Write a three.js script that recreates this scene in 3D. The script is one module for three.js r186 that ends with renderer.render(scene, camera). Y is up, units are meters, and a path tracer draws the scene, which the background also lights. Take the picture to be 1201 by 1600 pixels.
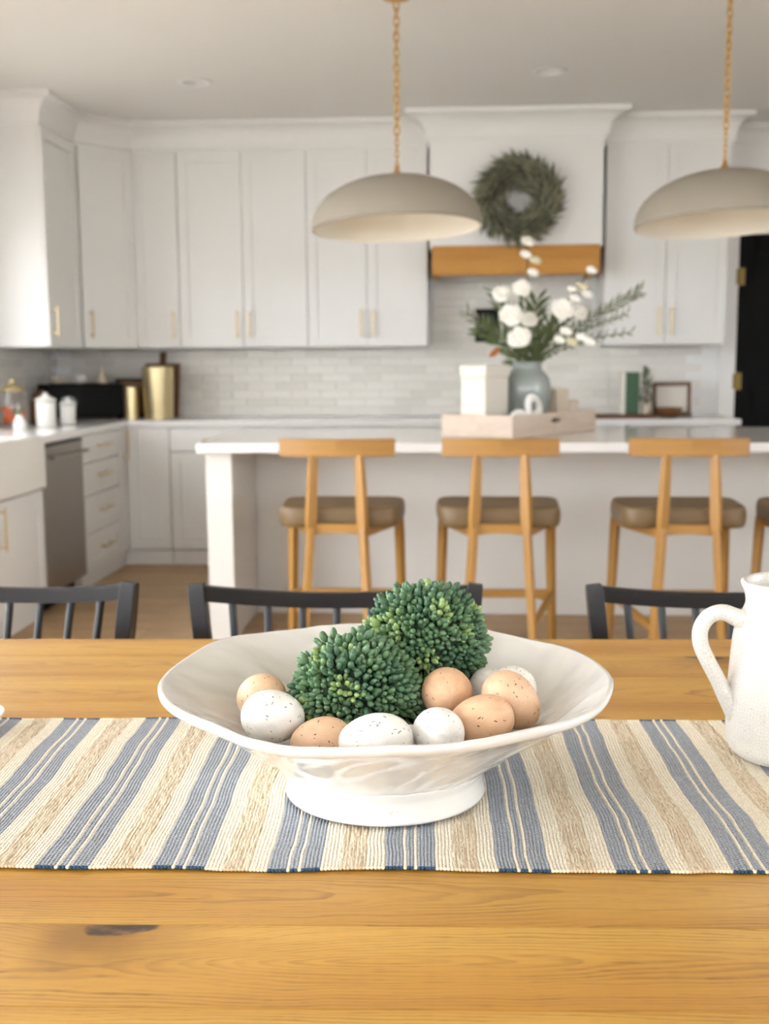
import * as THREE from 'three';
import { RoundedBoxGeometry } from 'three/addons/geometries/RoundedBoxGeometry.js';
import { mergeGeometries, mergeVertices } from 'three/addons/utils/BufferGeometryUtils.js';

// ------------------------------------------------------------------ camera, sky, exposure
const scene = new THREE.Scene();
const camera = new THREE.PerspectiveCamera(2 * Math.atan(800 / 1760) * 180 / Math.PI, 1201 / 1600, 0.05, 100);
camera.rotation.order = 'YXZ';
camera.position.set(0, 1.27, 0);
camera.rotation.set(-7.6 * Math.PI / 180, 3.5 * Math.PI / 180, -0.006);
camera.focus = 1.19;
camera.userData.fStop = 6.2;
scene.add(camera);
const renderer = new THREE.WebGLRenderer({ antialias: true });
renderer.shadowMap.enabled = true;
renderer.toneMapping = THREE.LinearToneMapping;
renderer.toneMappingExposure = 2.05;
scene.background = new THREE.Color().setRGB(5.8, 6.12, 6.5);          // even overcast daylight

// ------------------------------------------------------------------ helpers
let seed = 7;
const rnd = () => { seed = (seed + 0x6d2b79f5) | 0; let t = Math.imul(seed ^ (seed >>> 15), 1 | seed); t = (t + Math.imul(t ^ (t >>> 7), 61 | t)) ^ t; return ((t ^ (t >>> 14)) >>> 0) / 4294967296; };
const rr = (a, b) => a + (b - a) * rnd();
const { lerp, clamp, smoothstep } = THREE.MathUtils;
const V = (x, y, z) => new THREE.Vector3(x, y, z);
const PERM = new Float32Array(65536).map(() => rnd());
function vnoise(x, y) {                                               // value noise, -1..1
  const ix = Math.floor(x), iy = Math.floor(y), fx = x - ix, fy = y - iy;
  const u = fx * fx * (3 - 2 * fx), v = fy * fy * (3 - 2 * fy);
  const x0 = ix & 255, x1 = (ix + 1) & 255, y0 = (iy & 255) << 8, y1 = ((iy + 1) & 255) << 8;
  const a = PERM[y0 | x0], b = PERM[y0 | x1], c = PERM[y1 | x0], d = PERM[y1 | x1];
  return ((a + (b - a) * u) * (1 - v) + (c + (d - c) * u) * v) * 2 - 1;
}
function pnoise(x, y, n) {                                            // the same, repeating after n cells in x
  const ix = Math.floor(x), iy = Math.floor(y), fx = x - ix, fy = y - iy, u = fx * fx * (3 - 2 * fx), v = fy * fy * (3 - 2 * fy), m = (k) => ((k % n) + n) % n;
  const a = PERM[(iy & 255) << 8 | m(ix)], b = PERM[(iy & 255) << 8 | m(ix + 1)], c = PERM[((iy + 1) & 255) << 8 | m(ix)], d = PERM[((iy + 1) & 255) << 8 | m(ix + 1)];
  return ((a + (b - a) * u) * (1 - v) + (c + (d - c) * u) * v) * 2 - 1;
}
const fbm = (x, y, n = 4) => { let s = 0, a = 0.5; for (let i = 0; i < n; i++) { s += a * vnoise(x + i * 17.3, y + i * 9.1); x *= 2.03; y *= 2.03; a *= 0.5; } return s; };
const used = new Map();
function numbered(n) { const k = used.get(n) || 0; used.set(n, k + 1); return k ? n + '_' + String(k).padStart(3, '0') : n; }
function tag(o, label, category, group, kind) {
  if (label) o.userData.label = label;
  if (category) o.userData.category = category;
  if (group) o.userData.group = group;
  if (kind) o.userData.kind = kind;
  return o;
}
function thing(name, label, category, [x, y, z] = [0, 0, 0], turn = 0, group) {
  const o = new THREE.Group(); o.name = numbered(name); scene.add(o);
  o.position.set(x, y, z); o.rotation.y = turn;
  return tag(o, label, category, group);
}
function obj(name, geos, mat, parent = scene) {
  const g = Array.isArray(geos) ? merge(geos) : geos;
  const m = new THREE.Mesh(g, mat); m.name = parent === scene ? numbered(name) : name; parent.add(m); return m;
}
function struct(name, geos, mat) { const m = obj(name, geos, mat); m.userData.kind = 'structure'; return m; }
function merge(list) {
  if (list.length === 1) return list[0];
  const keep = ['position', 'normal', 'uv'].concat(list[0].attributes.color ? ['color'] : []);
  return mergeGeometries(list.map((g) => { g = g.index ? g.toNonIndexed() : g.clone(); for (const k of Object.keys(g.attributes)) if (!keep.includes(k)) g.deleteAttribute(k); return g; }));
}
// uv in metres from the dominant axis; grain (u) runs along the longest side
function boxUV(g, along) {
  if (g.index) g = g.toNonIndexed();
  g.computeBoundingBox();
  const s = g.boundingBox.getSize(V()), p = g.attributes.position, n = g.attributes.normal, uv = new Float32Array(p.count * 2);
  const L = along ?? (s.x >= s.y && s.x >= s.z ? 0 : s.y >= s.z ? 1 : 2);
  for (let i = 0; i < p.count; i++) {
    const a = [Math.abs(n.getX(i)), Math.abs(n.getY(i)), Math.abs(n.getZ(i))], q = [p.getX(i), p.getY(i), p.getZ(i)];
    const d = a.indexOf(Math.max(...a)), rest = [0, 1, 2].filter((k) => k !== d);
    const ua = rest.includes(L) ? L : rest[0], va = rest.find((k) => k !== ua);
    uv[i * 2] = q[ua]; uv[i * 2 + 1] = q[va];
  }
  g.setAttribute('uv', new THREE.BufferAttribute(uv, 2));
  return g;
}
function bx(w, h, d, x = 0, y = 0, z = 0, r = 0.002, seg = 1) {       // box with rounded edges, centred on x,z and y
  const g = r ? new RoundedBoxGeometry(w, h, d, seg, Math.min(r, w / 2.01, h / 2.01, d / 2.01)) : new THREE.BoxGeometry(w, h, d);
  return boxUV(g).translate(x, y, z);
}
const bb = (x0, x1, y0, y1, z0, z1, r = 0.002, seg = 1) => bx(x1 - x0, y1 - y0, z1 - z0, (x0 + x1) / 2, (y0 + y1) / 2, (z0 + z1) / 2, r, seg);
// a bar of rectangular or round section from a to b, size at each end
function bar(a, b, wa, wb = wa, da = wa, db = wb, round = false) {
  const len = a.distanceTo(b);
  let g = round ? new THREE.CylinderGeometry(wb / 2, wa / 2, len, 14, 1) : new RoundedBoxGeometry(1, len, 1, 2, 0.12);
  if (!round) { const p = g.attributes.position; for (let i = 0; i < p.count; i++) { const y = clamp(p.getY(i), -len / 2, len / 2), t = y / len + 0.5; p.setXYZ(i, p.getX(i) * lerp(wa, wb, t), y, p.getZ(i) * lerp(da, db, t)); } g.computeVertexNormals(); }
  g = boxUV(g, 1);
  g.applyQuaternion(new THREE.Quaternion().setFromUnitVectors(V(0, 1, 0), b.clone().sub(a).normalize()));
  return g.translate((a.x + b.x) / 2, (a.y + b.y) / 2, (a.z + b.z) / 2);
}
function tube(pts, r, seg = 24, rad = 8, closed = false) { return new THREE.TubeGeometry(new THREE.CatmullRomCurve3(pts, closed), seg, r, rad, closed); }
function taperTube(pts, radii, seg = 40, rad = 14) {                  // radii interpolated along the curve, ends left open
  const c = new THREE.CatmullRomCurve3(pts), g = new THREE.TubeGeometry(c, seg, 1, rad, false), p = g.attributes.position;
  for (let i = 0; i <= seg; i++) {
    const o = c.getPointAt(i / seg), t = i / seg * (radii.length - 1), k = Math.min(Math.floor(t), radii.length - 2), R = lerp(radii[k], radii[k + 1], t - k);
    for (let j = 0; j <= rad; j++) { const q = i * (rad + 1) + j; p.setXYZ(q, o.x + (p.getX(q) - o.x) * R, o.y + (p.getY(q) - o.y) * R, o.z + (p.getZ(q) - o.z) * R); }
  }
  g.computeVertexNormals(); return g;
}
const lathe = (pts, seg = 48) => new THREE.LatheGeometry(pts.map(([x, y]) => new THREE.Vector2(Math.max(x, 1e-5), y)), seg);
function smoothProfile(pts, n = 60) { const c = new THREE.SplineCurve(pts.map(([x, y]) => new THREE.Vector2(x, y))); return c.getPoints(n).map((p) => [p.x, p.y]); }
// profile (out, up) swept along a polyline in plan; out is to the right of the walking direction
function sweep(path, profile) {
  const n = path.length, pos = [], idx = [], uv = [];
  const dir = (a, b) => { const d = [b[0] - a[0], b[1] - a[1]], l = Math.hypot(...d); return [d[0] / l, d[1] / l]; };
  const side = (d) => [-d[1], d[0]];
  for (let i = 0; i < n; i++) {
    const d0 = dir(path[Math.max(i - 1, 0)], path[Math.max(i, 1)]), d1 = dir(path[Math.min(i, n - 2)], path[Math.min(i + 1, n - 1)]);
    const s0 = side(d0), s1 = side(d1), m = [s0[0] + s1[0], s0[1] + s1[1]], k = 2 / (m[0] * m[0] + m[1] * m[1]);
    for (const [o, y] of profile) { pos.push(path[i][0] + m[0] * k * o, y, path[i][1] + m[1] * k * o); uv.push(i, y); }
  }
  const P = profile.length;
  for (let i = 0; i < n - 1; i++) for (let j = 0; j < P - 1; j++) { const a = i * P + j, b = a + P; idx.push(a, b, a + 1, b, b + 1, a + 1); }
  const g = new THREE.BufferGeometry();
  g.setAttribute('position', new THREE.Float32BufferAttribute(pos, 3)); g.setAttribute('uv', new THREE.Float32BufferAttribute(uv, 2)); g.setIndex(idx);
  const f = g.toNonIndexed(); f.computeVertexNormals(); return f;
}
function canvasTexture(w, h, fn, srgb = true) {                       // fn(x, y) -> [r, g, b] 0..255
  const data = new Uint8Array(w * h * 4);
  for (let y = 0, o = 0; y < h; y++) for (let x = 0; x < w; x++, o += 4) { const c = fn(x, y); data[o] = clamp(c[0], 0, 255); data[o + 1] = clamp(c[1], 0, 255); data[o + 2] = clamp(c[2], 0, 255); data[o + 3] = 255; }
  const t = new THREE.DataTexture(data, w, h); t.magFilter = THREE.LinearFilter; t.minFilter = THREE.LinearFilter; t.wrapS = t.wrapT = THREE.RepeatWrapping;
  if (srgb) t.colorSpace = THREE.SRGBColorSpace; t.needsUpdate = true; return t;
}
const rgb = (hex) => [(hex >> 16) & 255, (hex >> 8) & 255, hex & 255];
const mix3 = (a, b, t) => [a[0] + (b[0] - a[0]) * t, a[1] + (b[1] - a[1]) * t, a[2] + (b[2] - a[2]) * t];
function repeatTex(t, u, v) { const c = t.clone(); c.repeat.set(u, v); c.needsUpdate = true; return c; }

// ------------------------------------------------------------------ textures
// plain-sawn wood: rings of a slanted trunk cut by the plank's plane
function woodTexture(w, h, mu, mv, o) {
  const light = rgb(o.light), mid = rgb(o.mid), dark = rgb(o.dark), k = o.knot, X = o.seed * 31.7;
  return canvasTexture(w, h, (x, y) => {
    const u = x / w * mu, v = y / h * mv;
    let du = u - (o.u0 ?? 0.5 * mu), dv = v - (o.v0 ?? 0.5 * mv) + 0.012 * fbm(u * 2.2 + X, v * 5 + X, 3), bend = 0, core = 0;
    if (k) {
      const a = (u - k.u) / k.ru, b = (v - k.v) / k.rv, q = a * a + b * b;
      bend = Math.exp(-q * 0.07) * 0.05; core = smoothstep(1.0 + 0.9 * fbm(u * 45, v * 90, 3) - q, 0, 0.5);
    }
    const r = Math.sqrt(dv * dv + (o.d0 + o.slope * du) ** 2) + 0.006 * fbm(u * 5 + X, v * 24 + X, 3) + 0.0016 * vnoise(u * 26, v * 70 + X) + 0.0012 * fbm(u * 14, v * 160 + X, 2) + bend;
    const s = r / (o.ring ?? 0.0065), f = s - Math.floor(s), late = smoothstep(f, 0.25, 0.85) * (1 - smoothstep(f, 0.88, 1.0)) * clamp(0.5 + 0.5 * vnoise(Math.floor(s) * 3.7, X) + 0.5 * vnoise(u * 9 + X, v * 60), 0, 1);
    const pore = Math.max(0, vnoise(u * 70 + X, v * 1400) - 0.2) * (0.35 + late) * 1.2 + Math.max(0, vnoise(u * 26 + X * 2, v * 520) - 0.25) * (0.35 + 0.6 * late);
    const tone = fbm(u * 1.6 + X, v * 14 + X, 3), fine = vnoise(u * 22 + X, v * 700 + 5) * 0.5;
    let c = mix3(light, mid, clamp(0.38 + tone * 0.75 + fine * 0.16, 0, 1));
    c = mix3(c, dark, clamp(late * (o.contrast ?? 0.42) + pore * 0.42, 0, 0.85));
    if (k) { const a = (u - k.u) / k.ru, b = (v - k.v) / k.rv; c = mix3(c, dark, clamp(Math.exp(-((a + 0.5) ** 2 * 0.22 + (b + 0.6) ** 2 * 0.09)) * (0.42 + 0.5 * fbm(u * 18, v * 22, 3)), 0, 0.6)); c = mix3(c, mix3([52, 34, 18], [120, 84, 48], clamp(0.35 + fbm(u * 70 - v * 90, v * 120 + u * 40, 3) * 1.6, 0, 1)), core); }
    return c;
  });
}
const OAK = { light: 0xcea049, mid: 0xb57f2f, dark: 0x714a14 };
const tableTex = [
  woodTexture(2048, 256, 1.5, 0.131, { ...OAK, seed: 1, d0: 0.012, slope: 0.05, u0: 0.62, v0: 0.05, contrast: 0.36, ring: 0.0046 }),
  woodTexture(2048, 256, 1.5, 0.131, { ...OAK, seed: 2, d0: 0.008, slope: 0.06, u0: 1.0, v0: 0.075, contrast: 0.34, ring: 0.0048, knot: { u: 0.65, v: 0.124, ru: 0.035, rv: 0.019 } }),
  woodTexture(2048, 256, 1.5, 0.131, { ...OAK, seed: 3, d0: 0.01, slope: 0.055, u0: 0.7, v0: 0.06, contrast: 0.4, ring: 0.0045 }),
];
const stoolTex = woodTexture(512, 256, 0.6, 0.3, { light: 0xb08340, mid: 0x9b6e2f, dark: 0x7a521f, seed: 5, d0: 0.03, slope: 0.03, contrast: 0.25, ring: 0.009 });
stoolTex.repeat.set(1 / 0.6, 1 / 0.3);
const floorTex = woodTexture(1024, 256, 2.0, 0.18, { light: 0xc0a27c, mid: 0xa98a63, dark: 0x7d6040, seed: 6, d0: 0.02, slope: 0.04, contrast: 0.3 });
const trayTex = woodTexture(512, 256, 0.6, 0.3, { light: 0xe3d3c2, mid: 0xcdb8a4, dark: 0xa88f78, seed: 8, d0: 0.02, slope: 0.03, contrast: 0.4 });
trayTex.repeat.set(1 / 0.6, 1 / 0.3);

const RIB = 0.115 / 31, PAT = 'BBBBBCBBCBBBBBCCCCCTTTTTTTCCCCC';
const COL = { B: rgb(0x979ca3), C: rgb(0xf8f0de), T: rgb(0xe2d3b9) };
const runnerTex = canvasTexture(31 * 24, 1024, (x, y) => {
  const rib = Math.floor(x / 24), k = PAT[rib], f = (x % 24) / 24, v = y / 1024 * 0.466;
  let c = COL[k].slice();
  if (k === 'B') {                                                    // heathered yarn: pale flecks between blue picks
    const pick = Math.sin(v / 0.0021 * Math.PI + rib * Math.PI) * 0.5 + 0.5, n = vnoise(rib * 7.3 + f * 3, v * 900);
    c = mix3(c, rgb(0xd0d3d6), clamp(pick * 0.5 + n * 0.3, 0, 0.8)); c = mix3(c, rgb(0x6d7786), clamp((1 - pick) * 0.3 - n * 0.25, 0, 0.6));
  } else if (k === 'C') c = mix3(c, rgb(0xd9c7a4), clamp(0.15 + 0.5 * vnoise(x * 0.2, v * 600) + 0.3 * Math.abs(f - 0.5), 0, 0.6));
  else { const n = vnoise(x * 0.16 + 40, v * 190 + vnoise(x * 0.05, v * 60) * 4), m = vnoise(x * 0.5, v * 500); c = mix3(c, n > 0 ? rgb(0xf0e2c8) : rgb(0xb3936a), clamp(Math.abs(n) * 0.75 + m * 0.2, 0, 0.85)); }
  return c;
});
const runnerBump = canvasTexture(31 * 24, 1024, (x, y) => {
  const rib = Math.floor(x / 24), k = PAT[rib], v = y / 1024 * 0.466;
  const h = k === 'T' ? 0.5 + 0.5 * vnoise(x * 0.16 + 40, v * 190 + vnoise(x * 0.05, v * 60) * 4) : 0.5 + 0.3 * Math.sin(v / 0.0021 * Math.PI + rib * Math.PI) + 0.15 * vnoise(x * 0.4, v * 800);
  return [h * 255, h * 255, h * 255];
}, false);
const grainBump = canvasTexture(256, 256, (x, y) => { const h = 128 + 60 * vnoise(x * 0.5, y * 0.5) + 50 * vnoise(x * 0.12, y * 0.12); return [h, h, h]; }, false);
function eggTexture(base, spot, n, s) {
  const c = document.createElement('canvas'); c.width = 768; c.height = 384; const g = c.getContext('2d');
  const im = g.createImageData(768, 384), b = rgb(base);
  for (let y = 0, o = 0; y < 384; y++) for (let x = 0; x < 768; x++, o += 4) { const t = 1 + 0.035 * vnoise(x * 0.03 + s, y * 0.03) + 0.03 * vnoise(x * 0.35 + s, y * 0.35); im.data[o] = b[0] * t; im.data[o + 1] = b[1] * t; im.data[o + 2] = b[2] * t; im.data[o + 3] = 255; }
  g.putImageData(im, 0, 0);
  for (let i = 0; i < n; i++) {
    const y = 384 * (0.5 - Math.asin(rr(-0.95, 0.95)) / Math.PI), x = rr(6, 762), l = rr(1.5, 7) * (rnd() < 0.25 ? 1.7 : 1), w = rr(1.3, 3.0);
    g.save(); g.translate(x, y); g.rotate(rr(0, 6.3)); g.globalAlpha = rr(0.55, 0.95); g.fillStyle = spot; g.beginPath(); g.ellipse(0, 0, l, w, 0, 0, 7); g.fill(); g.restore();
  }
  const t = new THREE.CanvasTexture(c); t.colorSpace = THREE.SRGBColorSpace; t.wrapS = THREE.RepeatWrapping; return t;
}
// crackle glaze: dark hairlines between cells, a few rusty pits
const crackle = (() => {
  const N = 512, C = 34, pts = [];
  for (let j = 0; j < C; j++) for (let i = 0; i < C; i++) pts.push([(i + rr(0.1, 0.9)) / C, (j + rr(0.1, 0.9)) / C]);
  const d = new Float32Array(N * N);
  for (let y = 0; y < N; y++) for (let x = 0; x < N; x++) {
    const u = x / N, v = y / N, ci = Math.floor(u * C), cj = Math.floor(v * C); let a = 9, b = 9;
    for (let j = -1; j <= 1; j++) for (let i = -1; i <= 1; i++) { const q = pts[((cj + j + C) % C) * C + (ci + i + C) % C]; let dx = Math.abs(q[0] - u), dy = Math.abs(q[1] - v); dx = Math.min(dx, 1 - dx); dy = Math.min(dy, 1 - dy); const e = Math.hypot(dx, dy) * C; if (e < a) { b = a; a = e; } else if (e < b) b = e; }
    d[y * N + x] = b - a;
  }
  const pits = []; for (let i = 0; i < 26; i++) pits.push([rnd() * N, rnd() * N, rr(1, 2.6)]);
  return {
    map: canvasTexture(N, N, (x, y) => { const e = smoothstep(d[y * N + x], 0, 0.16); let c = mix3([212, 205, 194], [233, 229, 221], e); c = mix3(c, [214, 206, 194], clamp(0.5 * fbm(x * 0.02, y * 0.02, 3), 0, 0.3)); for (const p of pits) { const q = Math.hypot(x - p[0], y - p[1]) / p[2]; if (q < 1.6) c = mix3(c, [150, 110, 70], clamp(1.4 - q, 0, 0.9)); } return c; }),
    bump: canvasTexture(N, N, (x, y) => { const e = smoothstep(d[y * N + x], 0, 0.2) * 190 + 40 + 20 * vnoise(x * 0.05, y * 0.05); return [e, e, e]; }, false),
  };
})();

// ------------------------------------------------------------------ materials
const mat = (color, roughness, o = {}) => { const phys = ['clearcoat', 'transmission', 'sheen', 'specularIntensity', 'ior'].some((k) => k in o); return new (phys ? THREE.MeshPhysicalMaterial : THREE.MeshStandardMaterial)({ color, roughness, ...o }); };
const M = {
  wall: mat(0xefedea, 0.75), ceiling: mat(0xe9e6e1, 0.9), cabinet: mat(0xeae8e4, 0.45), island: mat(0xdcd8d1, 0.5), trim: mat(0xeceae6, 0.5), quartz: mat(0xefece8, 0.12),
  tile: mat(0xe4e0da, 0.1, { bumpMap: repeatTex(grainBump, 6, 6), bumpScale: 0.0012 }), oldBrass: mat(0x8a7645, 0.5, { metalness: 0.7 }), grout: mat(0xcfc8bd, 0.9),
  brass: mat(0xc9a465, 0.35, { metalness: 0.9 }), paleBrass: mat(0xd8c39a, 0.4, { metalness: 0.6 }), steel: mat(0x9a938a, 0.36, { metalness: 0.85 }), darkSteel: mat(0x4a4744, 0.4, { metalness: 0.8 }),
  black: mat(0x0a0a09, 0.6, { specularIntensity: 0.35 }), blackPaint: mat(0x141416, 0.36, { bumpMap: repeatTex(grainBump, 8, 8), bumpScale: 0.0004 }), doorBlack: mat(0x0a0a09, 0.6, { specularIntensity: 0.25 }),
  oak: mat(0xffffff, 0.45, { map: stoolTex }), beam: mat(new THREE.Color().setRGB(1.45, 1.35, 1.15), 0.55, { map: stoolTex }), leather: mat(0x6f5837, 0.42, { bumpMap: repeatTex(grainBump, 12, 12), bumpScale: 0.0006 }),
  bowl: mat(0xe7e4dd, 0.16, { clearcoat: 0.5, clearcoatRoughness: 0.08 }), sink: mat(0xeeeae2, 0.15), pitcher: mat(0xffffff, 0.28, { map: crackle.map, bumpMap: crackle.bump, bumpScale: 0.0004, clearcoat: 0.4, clearcoatRoughness: 0.15 }),
  plaster: mat(0x999183, 0.85, { bumpMap: repeatTex(grainBump, 8, 8), bumpScale: 0.001 }), plasterIn: mat(0xf3ecdd, 0.7),
  tray: mat(0xffffff, 0.7, { map: trayTex }), paper: mat(0xe4ddd1, 0.7), beige: mat(0xd8cab4, 0.7), white: mat(0xf1eee8, 0.4),
  vase: mat(0x9aa29d, 0.16, { clearcoat: 0.5 }), petal: mat(0xf6f2e8, 0.7), bud: mat(0xd9cfae, 0.7), stem: mat(0x5a5f38, 0.8), leaf: mat(0x556338, 0.6), leafGrey: mat(0x7a8068, 0.7), wreath: mat(0x98967c, 0.85), wreathDark: mat(0x636150, 0.9),
  brownLeaf: mat(0xa8622a, 0.6), glass: mat(0xffffff, 0.02, { transmission: 1, ior: 1.45 }), orange: mat(0xe2671c, 0.5), amber: mat(0x6d4a26, 0.3), gold: mat(0xddcc9f, 0.3, { metalness: 0.9 }), walnut: mat(0x6a4526, 0.5),
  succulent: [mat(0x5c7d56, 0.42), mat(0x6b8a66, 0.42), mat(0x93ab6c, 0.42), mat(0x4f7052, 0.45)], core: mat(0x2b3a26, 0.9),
  concrete: mat(0xb4afa6, 0.9), porthole: mat(0x6f7270, 0.2), greenTin: mat(0x33573a, 0.5), photo: mat(0x8a6a46, 0.6),
};
M.cabinet.side = THREE.DoubleSide;

// ------------------------------------------------------------------ the room
const WX = -2.68, RX = 4.2, BZ = -7.55, FZ = 3.0, CH = 2.745;
const floor = struct('floor', bb(WX - 0.2, RX + 0.2, -0.22, -0.02, BZ - 0.2, FZ + 0.2, 0), mat(0x6d563c, 0.9));
const cans = [[-1.367, -6.15], [0.49, -6.07]];                          // openings for the recessed lights
{
  const s = new THREE.Shape([[WX - 0.2, BZ - 0.2], [RX + 0.2, BZ - 0.2], [RX + 0.2, FZ + 0.2], [WX - 0.2, FZ + 0.2]].map(([x, z]) => new THREE.Vector2(x, z)));
  for (const [x, z] of cans) { const h = new THREE.Path(); h.absarc(x, z, 0.072, 0, Math.PI * 2, true); s.holes.push(h); }
  struct('ceiling', boxUV(new THREE.ExtrudeGeometry(s, { depth: 0.2, bevelEnabled: false, curveSegments: 32 }).rotateX(Math.PI / 2).translate(0, CH + 0.2, 0)), M.ceiling);
}
const wallBack = struct('wall_back', bb(WX - 0.2, RX + 0.2, 0, CH, BZ - 0.2, BZ, 0), M.wall);

// walls with window openings: pieces round the holes, joined
function holedWall(a0, a1, holes, make) {
  const g = []; let a = a0;
  for (const [h0, h1, y0, y1] of holes) { g.push(make(a, h0, 0, CH)); if (y0 > 0) g.push(make(h0, h1, 0, y0)); if (y1 < CH) g.push(make(h0, h1, y1, CH)); a = h1; }
  g.push(make(a, a1, 0, CH)); return g;
}
const leftHoles = [[-5.9, -5.0, 1.1, 2.1], [-3.95, -1.6, 0.12, 2.4], [-1.1, 1.1, 0.12, 2.4]];
const wallLeft = struct('wall_left', holedWall(BZ, FZ, leftHoles, (a, b, y0, y1) => bb(WX - 0.2, WX, y0, y1, a, b, 0)), M.wall);
const frontHoles = [[-1.9, 0.1, 1.2, 2.45], [1.3, 3.4, 1.2, 2.45]];
const rightHoles = [[-2.8, -1.0, 0.8, 2.4]];
struct('wall_right', holedWall(BZ, FZ, rightHoles, (a, b, y0, y1) => bb(RX, RX + 0.2, y0, y1, a, b, 0)), M.wall);
struct('wall_front', holedWall(WX - 0.2, RX + 0.2, frontHoles, (a, b, y0, y1) => bb(a, b, y0, y1, FZ, FZ + 0.2, 0)), M.wall);
let winN = 0;
function windowUnit(a0, a1, y0, y1, side) {
  const w = new THREE.Group(); w.name = 'window_' + (++winN); w.userData.kind = 'structure'; scene.add(w);
  const P = (u0, u1, v0, v1, d) => side ? bb(side - d, side + d, v0, v1, u0, u1, 0.004) : bb(u0, u1, v0, v1, FZ + 0.1 - d, FZ + 0.1 + d, 0.004);
  const t = 0.05, n = Math.round((a1 - a0) / 0.8), step = (a1 - a0) / n;
  obj('window_frame', [P(a0, a0 + t, y0, y1, 0.04), P(a1 - t, a1, y0, y1, 0.04), P(a0, a1, y0, y0 + t, 0.04), P(a0, a1, y1 - t, y1, 0.04)], M.trim, w);
  for (let i = 1; i < n; i++) obj('mullion', P(a0 + i * step - 0.02, a0 + i * step + 0.02, y0, y1, 0.03), M.trim, w);
  for (let i = 0; i < n; i++) obj('pane', P(a0 + i * step, a0 + (i + 1) * step, y0, y1, 0.0015), M.glass, w);
}
for (const h of leftHoles) windowUnit(...h, WX - 0.1);
for (const h of rightHoles) windowUnit(...h, RX + 0.1);
for (const h of frontHoles) windowUnit(...h, 0);
struct('ground', bb(-40, 40, -0.5, -0.3, -40, 40, 0), M.concrete);

// floor boards, laid along x in the part of the room that is seen
{
  const mats = [0.94, 1.0, 1.05, 0.98].map((k) => new THREE.MeshStandardMaterial({ map: floorTex, roughness: 0.5, color: new THREE.Color(k, k, k) }));
  const W = 0.18, gs = [0, 1, 2].map((i) => { const g = new RoundedBoxGeometry(1.796, 0.02, W - 0.002, 1, 0.0015), p = g.attributes.position, uv = g.attributes.uv; for (let k = 0; k < p.count; k++) uv.setXY(k, p.getX(k) / 2 + 0.5 + i * 0.33, p.getZ(k) / W + 0.5); return g; });
  for (let r = 0; r < 38; r++) for (let c = 0; c < 5; c++) {
    let a = WX + 0.02 + c * 1.8 - (r % 3) * 0.6, b = a + 1.8; const z = BZ + W * (r + 0.5); a = Math.max(a, WX + 0.02); b = Math.min(b, RX - 0.02); if (b - a < 0.1) continue;
    const m = obj('floor_board', gs[(r * 7 + c * 5) % 3], mats[(r * 3 + c * 2 + (r >> 2)) % 4], floor); m.position.set((a + b) / 2, -0.0101, z); m.scale.x = (b - a) / 1.8;
  }
}
// handmade tiles behind the worktops
{
  const W = 0.2, H = 0.0545, D = 0.009;
  const gs = [0, 1, 2, 3].map((s) => { const g = new RoundedBoxGeometry(W - 0.0024, H - 0.0024, D, 2, 0.0025), p = g.attributes.position; for (let i = 0; i < p.count; i++) if (p.getZ(i) > 0) p.setZ(i, p.getZ(i) + 0.0012 * vnoise(p.getX(i) * 22 + s * 9, p.getY(i) * 50 + s * 5)); g.computeVertexNormals(); return boxUV(g, 0); });
  const mats = [0xeae5db, 0xe3ded4, 0xede8df].map((c) => { const m = M.tile.clone(); m.color.set(c); return m; });
  const put = (parent, x, y, z, turn) => { const m = obj('tile', gs[Math.floor(rnd() * 4)], mats[Math.floor(rnd() * 3)], parent); m.position.set(x, y, z); m.rotation.set(rr(-0.03, 0.03), turn + rr(-0.025, 0.025), 0); return m; };
  for (let r = 0; r < 8; r++) for (let i = 0; i < 22; i++) { const x = WX + 0.1 + i * W + (r % 2) * 0.1; if (x < 1.62) put(wallBack, x, 0.92 + H * (r + 0.5), BZ + D / 2, 0); }
  for (let r = 8; r < 19; r++) for (let i = 0; i < 6; i++) { let a = -0.14 + i * W - (r % 2) * 0.1, b = a + W; a = Math.max(a, -0.14); b = Math.min(b, 0.9); if (b - a > 0.03) put(wallBack, (a + b) / 2, 0.92 + H * (r + 0.5), BZ + D / 2, 0).scale.x = (b - a) / W; }
  for (let r = 0; r < 8; r++) for (let i = 0; i < 8; i++) put(wallLeft, WX + D / 2, 0.92 + H * (r + 0.5), BZ + 0.12 + i * W + (r % 2) * 0.1, Math.PI / 2);
}
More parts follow.
